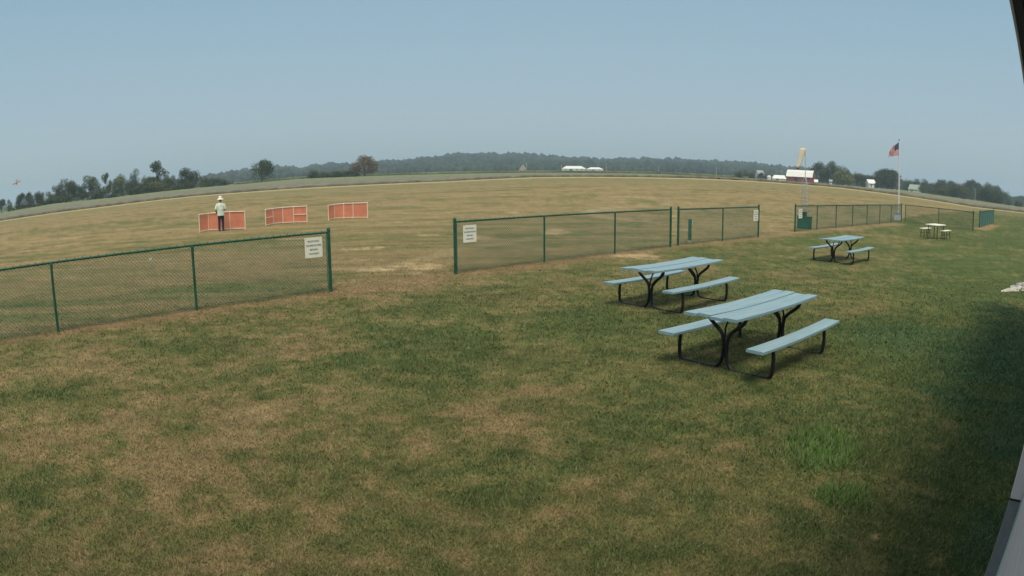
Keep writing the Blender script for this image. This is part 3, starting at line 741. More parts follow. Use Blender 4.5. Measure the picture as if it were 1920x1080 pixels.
# ---------------------------------------------------------------- the person
def person():
    g = at(415.3, 433.2); a = math.atan2(g.x, g.y)
    root = empty('person', g, -a, label='person in a wide white hat, pale green shirt and dark jeans seen from behind', cat='person')
    # x to the right, +y away from the camera (the way they face), z up; 1.76 m tall
    skin = mat('weathered skin', (.20, .12, .085), .6, 0, .1, 10)
    m = MB()
    for s in (-1, 1):
        m.tube([(s*.095, 0, .92), (s*.10, .012, .50), (s*.105, -.005, .10)], [.085, .058, .042], 12, cr=1)
        m.ell((s*.11, .055, .045), (.045, .125, .042))
    m.tube([(0, 0, .88), (0, -.005, 1.05), (0, -.02, 1.25), (0, -.01, 1.42), (0, .0, 1.50)], [.13, .112, .118, .10, .06], 16)
    m.ell((0, -.005, 1.30), (.172, .108, .17)); m.ell((0, 0, .93), (.155, .11, .12)); m.ell((0, 0, 1.41), (.175, .07, .06))
    m.tube([(0, 0, 1.44), (0, .01, 1.58)], [.06, .055], 12)
    m.ell((0, .015, 1.655), (.076, .095, .118)); m.ell((0, .108, 1.645), (.014, .02, .022)); m.ell((0, .085, 1.60), (.035, .03, .03))
    for s in (-1, 1): m.ell((s*.078, .01, 1.645), (.012, .02, .032))
    # left arm bent forward holding the barrier rail, right arm forward at waist
    for s, P in ((-1, [(-.17, 0, 1.42), (-.235, -.02, 1.27), (-.265, -.02, 1.13), (-.27, .09, 1.05), (-.25, .20, 1.01)]), (1, [(.17, 0, 1.42), (.225, -.01, 1.28), (.235, .0, 1.14), (.19, .12, 1.08), (.12, .22, 1.05)])):
        m.tube(P, [.058, .048, .042, .034, .026], 12, cr=1)
        w_ = Vector(P[-1]); d = (Vector(P[-1])-Vector(P[-2])).normalized(); sd_ = d.cross(Vector((0, 0, 1))).normalized(); up = sd_.cross(d)
        m.ell(w_+d*.045, (.042, .042, .026))
        for k, ln in enumerate((.062, .074, .070, .055)):
            b = w_+d*.075+sd_*(.028-.019*k); m.tube([b, b+d*ln*.5-up*.006, b+d*ln*.8-up*.03, b+d*ln*.7-up*.05], [.0105, .0095, .0085, .007], 7)
        b = w_+d*.02+sd_*(-.035 if s < 0 else .035)*-1; m.tube([b, b+d*.03+up*.01+sd_*.012, b+d*.055-up*.012+sd_*.008], [.012, .010, .008], 7)
    o = m.build('body', skin, root); rm = o.modifiers.new('one skin', 'REMESH'); rm.mode = 'VOXEL'; rm.voxel_size = .009; rm.use_smooth_shade = True
    sm_ = o.modifiers.new('soften', 'SMOOTH'); sm_.iterations = 3
    # eyes are on the far side of the head; small dark ones
    for s in (-1, 1): m = MB(); m.ell((s*.03, .100, 1.665), (.011, .008, .008), 8, 6); m.build('eye', M_ink, root)
    # shirt
    m = MB(); n = 24
    rows = [(.805, .205, .145, 0), (.84, .203, .143, 0), (1.0, .195, .137, 0), (1.15, .193, .137, -.01), (1.30, .205, .140, -.015), (1.40, .205, .132, -.01), (1.46, .165, .105, -.005), (1.50, .085, .08, .0), (1.515, .068, .07, .0)]
    vs = []
    for k, (z, rx, ry, oy) in enumerate(rows):
        for j in range(n):
            b = 2*math.pi*j/n; cr = 1+.03*math.sin(5*b+z*9)*(1 if k < 5 else 0)
            vs.append((rx*math.cos(b)*cr, oy+ry*math.sin(b)*cr, z))
    m.add(vs, [(i*n+j, i*n+(j+1) % n, (i+1)*n+(j+1) % n, (i+1)*n+j) for i in range(len(rows)-1) for j in range(n)])
    for s, P in ((-1, [(-.14, 0, 1.42), (-.215, -.015, 1.33), (-.255, -.02, 1.20), (-.265, -.01, 1.15)]), (1, [(.14, 0, 1.42), (.21, -.01, 1.33), (.235, -.005, 1.20), (.235, .0, 1.16)])):
        m.tube(P, [.075, .082, .080, .080], 14, cap=False, cr=1)
    sh = m.build('shirt', mat('pale mint cotton', (.60, .70, .60), .85, 0, .06, 6), root, smooth=True)
    q_ = sh.modifiers.new('thick', 'SOLIDIFY'); q_.thickness = .006
    m = MB(); m.box((.03, -.155, 1.28), (.17, .004, .26), bev=.0015); m.build('shirt_print', mat('white shirt print', (.80, .90, .74), .8), sh)
    pm = mat('faded print ink', (.16, .18, .17))
    for zz_, ww in ((1.37, .05), (1.30, .085), (1.22, .06)):
        m = MB(); m.box((.035, -.1575, zz_), (ww, .004, .020)); m.build('print_mark', pm, sh)
    # jeans
    m = MB()
    m.lathe([(.150, .90), (.168, .86), (.172, .80), (.12, .76)], 20, sy=.78)
    for s in (-1, 1): m.tube([(s*.088, 0, .86), (s*.092, .0, .70), (s*.10, .012, .48), (s*.105, .0, .20), (s*.107, -.005, .07)], [.095, .092, .072, .064, .062], 14)
    m.build('jeans', mat('dark navy denim', (.022, .028, .055), .85, 0, .25, 7), root, smooth=True)
    for s in (-1, 1):
        m = MB(); m.ell((s*.112, .05, .045), (.052, .14, .05), 14, 8); m.box((s*.112, .05, .012), (.085, .26, .022), bev=.009); m.build('shoe', M_ink, root, smooth=True)
    # hat
    m = MB(); m.lathe([(.185, 1.665), (.187, 1.672), (.15, 1.70), (.108, 1.725), (.100, 1.78), (.085, 1.835), (.05, 1.85), (.001, 1.853)], 24, (0, .01, 0), sy=1.08)
    h = m.build('sun_hat', mat('off white hat cloth', (.80, .77, .72), .8), root, smooth=True); q_ = h.modifiers.new('thick', 'SOLIDIFY'); q_.thickness = .006
    m = MB(); m.lathe([(.111, 1.722), (.106, 1.755)], 24, (0, .01, 0), sy=1.08); m.build('hat_band', mat('grey hat band', (.45, .42, .40), .8), h)
    root.scale = (1.0, 1.0, 1.015)
person()

# ---------------------------------------------------------------- model aeroplane in the air
q = at_r(31.5, 343, 62); pa = math.atan2(q.x, q.y)
p = empty('model_aeroplane', q, -pa, label='small orange and cream model aeroplane flying low at the far left', cat='model plane')
p.rotation_euler = (R(-28), R(-18), -pa+R(12))
M_or = mat('orange covering film', (.80, .33, .12), .35); M_cr = mat('cream covering film', (.80, .66, .50), .4)
m = MB(); m.box((0, 0, .03), (.86, .17, .018), bev=.008); m.build('wing', M_cr, p)
for s in (-1, 1): m = MB(); m.box((s*.34, 0, .032), (.18, .174, .022), bev=.008); m.build('wing_tip', M_or, p)
m = MB(); m.tube([(0, .30, 0), (0, .24, 0), (0, 0, 0), (0, -.25, .01), (0, -.45, .03)], [.02, .045, .05, .035, .012], 10); m.build('fuselage', M_or, p, smooth=True)
m = MB(); m.box((0, -.42, .035), (.30, .09, .01), bev=.004); m.build('tailplane', M_or, p)
m = MB(); m.box((0, -.42, .09), (.01, .10, .12), bev=.004); m.build('fin', M_or, p)
m = MB(); m.box((0, .31, 0), (.22, .008, .02), bev=.003); m.build('propeller', M_ink, p)

# ---------------------------------------------------------------- clubhouse at the right edge (the camera hangs under its eave)
EZ = 2.76
def bl(s, o, z): return Vector((BU[0]*s+BN[0]*o, BU[1]*s+BN[1]*o, z))     # along, outward to the right, up
def brot(): return Matrix.Rotation(math.pi/2-BA, 3, 'Z')
def bbox(mb, s0, s1, o0, o1, z0, z1, bev=0): mb.box(bl((s0+s1)/2, (o0+o1)/2, (z0+z1)/2), (s1-s0, o1-o0, z1-z0), brot(), 0, bev)
b = empty('clubhouse', (0, 0, 0), 0, label='white sided clubhouse whose wall corner and roof edge show at the right', cat='building')
M_side = mat('white vinyl siding', (.62, .56, .585), .5, 0, .05, 1.2)
M_trim = mat('grey corner trim', (.185, .20, .215), .6, 0, .1, 20)
M_fas = mat('dark fascia board', (.020, .016, .026), .6, 0, .2, 4)
M_drip = mat('pale drip edge', (.60, .52, .62), .4)
M_soff = mat('grey green soffit', (.13, .16, .15), .8, 0, .15, 2)
ca, _ = azel((1895, 928)); c2, _ = azel((1918, 933)); CR = 3.60
P1 = Vector((math.sin(ca[0])*CR, math.cos(ca[0])*CR, 0)); P2 = Vector((math.sin(c2[0])*CR, math.cos(c2[0])*CR, 0))
s1 = P1.x*BU[0]+P1.y*BU[1]; o1 = P1.x*BN[0]+P1.y*BN[1]; o2 = P2.x*BN[0]+P2.y*BN[1]
zc = CAM_H+CR*math.tan(azel((1905, 930))[1][0])
m = MB(); bbox(m, s1-.075, s1, o1, o2+.06, zc+.012, EZ-.06, .004); m.build('corner_post', M_side, b)
m = MB(); bbox(m, s1-.073, s1+.002, o1-.001, o2+.06, -.1, zc, .003); m.build('post_sleeve', M_trim, b)
m = MB(); bbox(m, s1-.078, s1+.004, o1-.003, o2+.062, zc, zc+.012, .003); m.build('sleeve_cap', M_fas, b)
# clapboard wall panels with a joint
m = MB(); wz0 = -.1
for k in range(22):
    z = wz0+k*.152; z2 = min(z+.150, EZ-.06)
    if z2 <= z: break
    bbox(m, -1.5, s1-.082, o2-.004+.004*(k % 2)*0, o2+.12, z, z2, .004)
m.build('wall', M_side, b)
m = MB(); bbox(m, s1-.096, s1-.08, o2-.012, o2+.05, -.1, EZ-.06, .003); m.build('corner_bead', mat('pale green bead', (.42, .55, .50), .5), b)
m = MB(); bbox(m, s1-.3, s1-.082, o2+.125, 2.1, -.1, EZ-.06, 0); m.build('end_wall', M_side, b)
eo = -.026
m = MB(); bbox(m, -2, 15, eo, eo+.006, EZ-.004, EZ+.16, .001); m.build('drip_edge', M_drip, b)
m = MB(); bbox(m, -2, 15, eo+.007, eo+.026, EZ, EZ+.15, .002); m.build('fascia', M_fas, b)
m = MB(); bbox(m, -2, 15, eo+.03, 2.2, EZ+.012, EZ+.03); m.build('soffit', M_soff, b)
m = MB()
ridge = 1.1; rz_ = EZ+.17
vv = [bl(-2, eo+.02, rz_), bl(15, eo+.02, rz_), bl(15, ridge, rz_+.5), bl(-2, ridge, rz_+.5), bl(-2, 2.3, rz_), bl(15, 2.3, rz_)]
vt = [v+Vector((0, 0, .06)) for v in vv]
m.add(vv+vt, [(0, 1, 2, 3), (3, 2, 5, 4), (9, 8, 7, 6), (10, 11, 8, 9), (0, 6, 7, 1), (4, 5, 11, 10), (1, 7, 8, 2), (2, 8, 11, 5), (0, 3, 9, 6), (3, 4, 10, 9)]); m.build('roof', mat('grey shingles', (.10, .10, .11), .9, 0, .3, 12), b)
for s_ in (8.0, 14.6):
    m = MB(); bbox(m, s_-.06, s_+.06, .9, 1.02, -.05, EZ+.012, .006); m.build('porch_post', M_side, b)

# gravel bed by the building
def gravel():
    rng = random.Random(3); m = MB()
    for k in range(520):
        px = rng.uniform(1878, 1960); t_ = (px-1878)/42; hmax = min(1, t_)
        py = rng.uniform(547-14*hmax, 548)
        c = at(px, py); mound = .10*hmax*max(0, 1-abs((py-540)/9)) if px > 1895 else 0
        s = rng.uniform(.02, .05)*(1.2 if px > 1893 else .9); c.z = s*.4+mound
        M_ = Matrix.Rotation(rng.uniform(0, 6), 3, 'Z') @ Matrix.Rotation(rng.uniform(-.5, .5), 3, 'X')
        m.ell(c, (s, s*rng.uniform(.6, .9), s*rng.uniform(.45, .7)), 7, 5, M_, 0 if (py > 543.5 or rng.random() < .3) else 1)
    m.build('gravel', [mat('pale crushed stone', (.46, .45, .38), .9, 0, .3, 12), mat('blue grey stone', (.22, .22, .27), .9, 0, .3, 12)], label='low heap of pale and blue grey stones at the right edge of the lawn', cat='gravel', kind='stuff')
gravel()

# ---------------------------------------------------------------- trees
M_bark = mat('grey bark', (.09, .075, .06), .9, 0, .3, 4)
def leaf_mat(name, c1, c2, ov=.22):
    m = mat(name, c1, .75, 0, 0, 2.6, 0, 1, .2, col2=c2, objvar=ov); return m
M_leafd = leaf_mat('dark green leaves', (.030, .052, .020), (.070, .100, .036))
M_leaf = leaf_mat('green leaves', (.045, .070, .024), (.105, .130, .048))
M_leafl = leaf_mat('yellow green leaves', (.075, .105, .030), (.16, .185, .06))
M_leafb = leaf_mat('brown tinged leaves', (.095, .078, .048), (.17, .145, .08))
def crown_mesh(seed, kind):
    """unit tree: width 1 (x,y -0.5..0.5), height 1; leaf clusters as many small tilted faces"""
    rng = np.random.default_rng(seed); lobes = []
    if kind == 'broad':
        for k in range(13): a = rng.uniform(0, 6.28); q = rng.uniform(.05, .33); lobes.append((q*np.cos(a), q*np.sin(a), rng.uniform(.22, .86), rng.uniform(.12, .24)))
        lobes.append((0, 0, .50, .33)); z0 = .05
    elif kind == 'sparse':
        for k in range(12): a = rng.uniform(0, 6.28); q = rng.uniform(.05, .36); lobes.append((q*np.cos(a), q*np.sin(a), rng.uniform(.30, .90), rng.uniform(.09, .17)))
        lobes.append((rng.uniform(-.1, .1), 0, .86, .12)); z0 = .2
    elif kind == 'tall':
        for k in range(12): z = .12+.80*k/11; a = rng.uniform(0, 6.28); q = .24*(1-z)**.5*rng.uniform(.4, 1.1); lobes.append((q*np.cos(a), q*np.sin(a), z, .20*(1-z)**.5+.07))
        z0 = .08
    elif kind == 'round':
        for k in range(16):
            a = rng.uniform(0, 6.28); el = rng.uniform(-.2, 1.45); q = .30*np.cos(el); lobes.append((q*np.cos(a), q*np.sin(a), .42+.40*np.sin(el), rng.uniform(.13, .20)))
        lobes.append((0, 0, .42, .38)); z0 = .02
    else:  # bush
        for k in range(9): a = rng.uniform(0, 6.28); q = rng.uniform(.05, .34); lobes.append((q*np.cos(a), q*np.sin(a), rng.uniform(.15, .72)*(1-.6*q), rng.uniform(.16, .28)))
        z0 = 0
    n = dict(broad=3600, sparse=2000, tall=2600, round=3800, bush=2200)[kind]
    w_ = np.array([l[3]**2 for l in lobes]); w_ /= w_.sum(); ids = rng.choice(len(lobes), n, p=w_)
    Lb = np.array(lobes)[ids]; d = rng.normal(size=(n, 3)); d /= np.linalg.norm(d, axis=1)[:, None]
    rad = Lb[:, 3]*rng.uniform(.35, 1.3, n)**.7
    P = Lb[:, :3]+d*rad[:, None]*np.array([1, 1, .85]); P[:, 2] = np.clip(P[:, 2], z0 if kind != 'bush' else .0, 1.02)
    lo_, hi_ = np.percentile(P[:, :2], 1.5), np.percentile(P[:, :2], 98.5); kx = 1/(hi_-lo_); kz = 1/np.percentile(P[:, 2], 99.3)
    P = P*np.array([kx, kx, kz]); lobes = [(l[0]*kx, l[1]*kx, l[2]*kz, l[3]) for l in lobes]
    s = rng.uniform(.014, .034, n)*(1.15 if kind in ('sparse', 'bush') else 1)
    u = rng.normal(size=(n, 3)); u /= np.linalg.norm(u, axis=1)[:, None]; nn_ = d+.7*rng.normal(size=(n, 3)); v = np.cross(nn_, u); v /= np.linalg.norm(v, axis=1)[:, None]+1e-9; u = np.cross(v, nn_); u /= np.linalg.norm(u, axis=1)[:, None]+1e-9
    V = np.stack([P-u*s[:, None], P-v*s[:, None]*.7, P+u*s[:, None], P+v*s[:, None]*.7], 1)
    me = bpy.data.meshes.new('crown'); me.from_pydata(V.reshape(-1, 3).tolist(), [], [(4*i, 4*i+1, 4*i+2, 4*i+3) for i in range(n)])
    m = MB(); rs = random.Random(seed)
    if kind != 'bush':
        top = .62 if kind != 'sparse' else .75
        m.tube([(0, 0, -.03), (.01, 0, .2), (rs.uniform(-.04, .04), 0, .42), (rs.uniform(-.05, .05), 0, top)], [.032, .025, .017, .008], 7)
        for l in lobes[:8]:
            m.tube([(0, 0, min(.22+rs.uniform(0, .15), l[2]*.7)), (l[0]*.5, l[1]*.5, l[2]*.72), (l[0]*.95, l[1]*.95, l[2])], [.013, .009, .004], 5)
    else:
        for l in lobes[:6]: m.tube([(0, 0, -.03), (l[0]*.6, l[1]*.6, l[2]*.5), (l[0], l[1], l[2])], [.012, .008, .004], 5)
    tm = bpy.data.meshes.new('trunk'); tm.from_pydata(m.v, [], m.f)
    tm.materials.append(M_bark)
    return me, tm
KINDS = {}
for kind, ns in dict(broad=3, sparse=3, tall=2, round=2, bush=3).items():
    KINDS[kind] = [crown_mesh(100*i+len(kind), kind) for i in range(ns)]
LEAFM = dict(d=M_leafd, g=M_leaf, l=M_leafl, b=M_leafb)
CR_CACHE = {}
rt_ = random.Random(11)
def tree(px, ytop, ybase, wpx, kind, leaf, label, r=330, group=None, name=None, cat=None, var=None):
    v = rt_.randrange(len(KINDS[kind])) if var is None else var
    me, tm = KINDS[kind][v]; key = (kind, v, leaf)
    if key not in CR_CACHE:
        c = me.copy(); c.materials.append(LEAFM[leaf]); CR_CACHE[key] = c
    me = CR_CACHE[key]
    g = at_r(px, ybase, r); tp = at_r(px, ytop, r); H = tp.z-g.z; W = wpx/FPX*r
    zt_ = th(g.x, g.y); zb_ = min(g.z, zt_); H = tp.z-zb_
    nm = name or ('shrub' if kind == 'bush' else 'tree')
    o = empty(nm, (g.x, g.y, zb_), rt_.uniform(0, 6.28), label=label, cat=cat or ('shrub' if kind == 'bush' else 'tree'), group=group)
    o.scale = (W, W, H)
    link_shared('crown', me, o); link_shared('trunk' if kind != 'bush' else 'stems', tm, o)
    return o
def link_shared(name, me, parent):
    o = bpy.data.objects.new(name, me); COL.objects.link(o); o.parent = parent; return o
LT = 'trees lining the far side of the left field'
left = [
 (3, 374, 399, 18, 'round', 'd', 'dark rounded tree cut by the left edge of the photo'),
 (17, 374.5, 397, 12, 'tall', 'd', 'small pointed tree just right of the leftmost tree'),
 (29, 380, 395, 18, 'bush', 'd', 'low dark shrub between the pointed tree and the twin domed trees'),
 (42, 362.5, 393, 17, 'round', 'd', 'left one of two dark domed trees below the model aeroplane'),
 (55, 361, 391, 17, 'round', 'd', 'right one of two dark domed trees below the model aeroplane'),
 (70, 360, 389, 19, 'broad', 'd', 'flat topped dark tree right of the twin domed trees'),
 (81, 361, 387, 11, 'tall', 'd', 'narrow cone shaped tree at the end of the low left group'),
 (97, 359, 386, 20, 'broad', 'g', 'low green tree left of the tall left clump'),
 (112, 338, 383, 22, 'broad', 'g', 'tall tree at the left end of the tall left clump'),
 (130, 338, 381, 22, 'broad', 'g', 'tall tree with a ragged crown, second in the tall left clump'),
 (141, 341, 380, 18, 'broad', 'd', 'rounded dark tree, third in the tall left clump'),
 (156, 340, 378, 18, 'broad', 'd', 'stubby dark tree left of the open crowned tree'),
 (173, 329, 376, 24, 'sparse', 'g', 'open crowned tree with sky showing through near x of the tall left clump end'),
 (190, 349, 374, 22, 'bush', 'd', 'low dark shrub under the gap right of the open crowned tree'),
 (203, 324.5, 371, 18, 'sparse', 'g', 'slim broken topped tree standing in the gap'),
 (214, 337, 370, 12, 'tall', 'd', 'short leaning tree touching the slim broken topped tree'),
 (230, 328, 369, 26, 'broad', 'l', 'pale yellow green tree left of the dark spire tree'),
 (246, 338, 367, 20, 'broad', 'd', 'dark filler tree under the spire tree'),
 (254, 318, 366, 20, 'tall', 'd', 'dark spire shaped tree'),
 (275, 331, 364, 26, 'broad', 'g', 'rounded green tree left of the tallest tree'),
 (297, 303.5, 361, 36, 'sparse', 'd', 'tallest tree of the left line with two dark masses of leaves'),
 (291, 338, 361, 30, 'bush', 'l', 'pale undergrowth at the foot of the tallest tree'),
 (312, 332, 359, 20, 'broad', 'g', 'small tree right of the tallest tree'),
 (326, 329, 357, 14, 'tall', 'd', 'narrow dark tree with a reddish neighbour'),
 (343, 323, 355, 18, 'tall', 'd', 'dark narrow tree left of the last wide tree'),
 (359, 315, 353, 28, 'broad', 'd', 'wide dark tree at the right end of the left line'),
]
left[12] = (*left[12][:6], 'open crowned tree with sky showing through its leaves')
left[23] = (*left[23][:6], 'narrow dark tree between two wider ones near the end of the left line')
for (px, yt, yb, wp_, kd, lf, lb) in left: tree(px, yt, yb+2, wp_*1.25, kd, lf, lb, 328+rt_.uniform(0, 10), LT)
for (px, yt, wp_, lb) in [(333, 341, 22, 'brownish low shrub beneath the narrow dark trees'), (382, 330, 26, 'low grey green shrub just right of the left tree line'), (400, 333, 26, 'second low shrub trailing off right of the left tree line'), (420, 338, 22, 'last and lowest shrub right of the left tree line'),
                          (255, 350, 30, 'dark undergrowth beneath the dark spire shaped tree'), (125, 362, 44, 'undergrowth at the foot of the tall left clump'), (160, 360, 34, 'undergrowth beneath the stubby dark tree'), (222, 352, 30, 'undergrowth beneath the pale yellow green tree'), (75, 375, 40, 'undergrowth beneath the flat topped dark tree'), (190, 356, 34, 'undergrowth between the open crowned and the slim broken topped trees'), (275, 346, 34, 'undergrowth beneath the rounded green tree left of the tallest'), (315, 343, 34, 'undergrowth just right of the tallest tree'), (355, 338, 34, 'undergrowth beneath the wide dark tree at the right end'), (100, 371, 30, 'undergrowth beneath the low green tree left of the tall clump'), (50, 382, 36, 'undergrowth beneath the two domed trees')]:
    yb = np.interp(px, [0, 100, 200, 300, 360, 460], [399, 382, 372, 360, 354, 346]); tree(px, yt, yb+2, wp_*1.2, 'bush', 'g' if px > 300 else 'd', lb, 326, 'shrubs under the left tree line')
tree(491, 300.5, 339, 44, 'round', 'd', 'lone leaning tree between the left line and the brown tree', 335, var=1)
tree(683, 293, 330, 47, 'round', 'b', 'large rounded brown tinged tree standing alone in front of the hills', 335, var=0)
for (px, yt, wp_, lb) in [(585, 319, 24, 'leftmost dark shrub of the hedge by the brown tinged tree'), (602, 322, 26, 'second shrub of the hedge by the brown tinged tree'), (622, 321, 28, 'third shrub of the hedge by the brown tinged tree'), (642, 320, 26, 'fourth shrub of the hedge by the brown tinged tree'), (660, 319, 24, 'shrub touching the left side of the brown tinged tree')]:
    tree(px, yt, 333-(px-585)*.03, wp_*1.2, 'bush', 'd', lb, 333, 'hedge left of the brown tree')
# right: farm trees and the far row
RT = 'trees around the farm'
for (px, yt, yb, wp_, kd, lf, lb, r) in [
 (1385, 320, 336, 18, 'broad', 'g', 'pale tree left of the small house behind the field', 500), (1400, 319.5, 337, 20, 'broad', 'g', 'rounded tree touching the left side of the small house', 505), (1411, 322, 337, 14, 'broad', 'd', 'small dark tree against the small house', 498), (1428, 324, 338, 14, 'round', 'd', 'dark tree in front of the small house', 490),
 (1537, 305.5, 344, 34, 'round', 'd', 'big dark tree at the right end of the red barn', 520), (1552, 312, 346, 26, 'broad', 'd', 'dark tree between the barn tree and the tall tree', 515), (1568, 304, 347, 26, 'broad', 'd', 'tall dark tree behind the light green tree', 510), (1590, 315, 349, 18, 'broad', 'd', 'dark tree on the right shoulder of the light green tree', 505),
 (1580, 320, 350, 38, 'round', 'l', 'light green rounded tree in front of the farm trees', 470), (1607, 324, 350, 24, 'broad', 'd', 'medium tree between the light green tree and the white house', 520), (1622, 328, 351, 20, 'broad', 'd', 'low tree left of the white house', 520),(1636, 330, 352, 18, 'broad', 'd', 'low tree behind the white house', 530),
 (1651, 317.5, 356, 32, 'round', 'd', 'left half of the large dark tree mass beside the flagpole', 480), (1673, 319, 358, 36, 'round', 'd', 'right half of the large dark tree mass behind the flagpole', 480), (1662, 318, 357, 30, 'round', 'd', 'middle of the large dark tree mass beside the flagpole', 492)]:
    tree(px, yt, yb+1, wp_*1.1, kd, lf, lb, r, RT)
FR = 'far tree row right of the flagpole'
row = [(1702, 337, 361), (1716, 336, 362), (1735, 337, 364), (1755, 337, 366), (1768, 338, 368), (1786, 340, 371), (1811, 338.5, 374), (1821, 338, 376), (1835, 343, 378), (1848, 343.5, 380), (1860, 347, 382), (1869, 349, 384), (1879, 354, 385)]
desc = ['immediately right of the flagpole', 'above the low green roof', 'right of the low green roof', 'with a twin rounded top', 'with a notch on its right side', 'left of the utility pole group', 'with the highest crown of the row', 'sharing the highest crown', 'just right of the rightmost utility pole', 'with a rounded knob top', 'near the right end of the row', 'second from the right end of the row', 'at the right end of the row, rounded and darker']
for (px, yt, yb), ds in zip(row, desc): tree(px, yt, yb+3, rt_.uniform(23, 29), rt_.choice(['broad', 'round']), 'd', 'distant blue green tree '+ds, 620, FR)
row2 = [(1750, 352, 370, 24, 'low shrub in front of the far row, left part'), (1770, 350, 372, 26, 'leafy shrub below the notched tree of the far row'), (1787, 346, 374, 26, 'green tree in the nearer part of the far row'), (1806, 350, 377, 28, 'green shrub left of the rightmost utility pole'), (1840, 352, 381, 34, 'dark shrub right of the rightmost utility pole'), (1858, 354, 384, 30, 'dark shrub under the right end of the far row'), (1872, 356, 386, 24, 'dark shrub beneath the last tree of the far row'), (1891, 375, 388, 14, 'small round shrub past the right end of the far row'), (1906, 377, 389, 12, 'smaller shrub near the right edge of the photo'), (1913, 378, 389.5, 12, 'last shrub at the right edge of the photo')]
for px, yt, yb, w2, lb in row2: tree(px, yt, yb+1, w2*1.2, 'bush' if w2 < 26 else 'broad', 'd' if px > 1820 else 'g', lb, 470, 'nearer shrubs below the far tree row')
tree(1912, 367, 389, 26, 'round', 'd', 'distant bluish tree cut by the right edge of the photo', 900); tree(1893, 368, 388, 20, 'broad', 'd', 'faint distant tree in the dip near the right edge', 950)

# woods covering the hills: one mass
def woods():
    rng = np.random.default_rng(8)
    bm = bmesh.new(); bmesh.ops.create_icosphere(bm, subdivisions=1, radius=1); bv = np.array([v.co[:] for v in bm.verts]); bf = np.array([[v.index for v in f.verts] for f in bm.faces]); bm.free()
    N = 6500
    a = np.radians(rng.uniform(-34, 52, N)); u = rng.random(N)
    r = np.where(u < .30, rng.uniform(1690, 1770, N), np.where(u < .5, rng.uniform(960, 1060, N), rng.uniform(1060, 1700, N)))
    x = r*np.sin(a); y = r*np.cos(a); z = terrain(r, a)
    R0 = rng.uniform(4.5, 9.5, N)*(.75+.5*vnoise(a*60, r*.01, 5)); hz_ = R0*rng.uniform(.75, 1.15, N)
    near = r < 1060
    R0[near] *= .75; hz_[near] *= .95
    nv = len(bv)
    V = bv[None]*(1+.30*(rng.random((N, nv, 1))-.5)); V = V*np.stack([R0, R0, hz_], -1)[:, None]
    V = V+np.stack([x, y, z+hz_*.45], -1)[:, None]
    F = bf[None]+(np.arange(N)*nv)[:, None, None]; F = F.reshape(-1, 3).astype(np.int32); V = V.reshape(-1, 3).astype(np.float32)
    me = bpy.data.meshes.new('woods'); me.vertices.add(len(V)); me.vertices.foreach_set('co', V.ravel())
    me.loops.add(F.size); me.loops.foreach_set('vertex_index', F.ravel()); me.polygons.add(len(F))
    me.polygons.foreach_set('loop_start', (np.arange(len(F))*3).astype(np.int32)); me.polygons.foreach_set('loop_total', np.full(len(F), 3, np.int32)); me.update(calc_edges=True)
    k = np.clip(.55*rng.random(N)+1.1*(fbm(x*.012, y*.004, 70, 3)-.25), 0, 1); c = np.array([.011, .024, .020])[None]*(1-k[:, None])+np.array([.046, .064, .040])[None]*k[:, None]
    set_cols(me, np.repeat(c, nv, 0)*(1+.5*(rng.random((N*nv, 1))-.5)))
    o = link('woods', me, vcol_mat('woodland canopy', .9, 0, .4, .1, .35)); tag(o, 'dense blue green woodland covering the distant hills', 'woodland', kind='stuff')
woods()

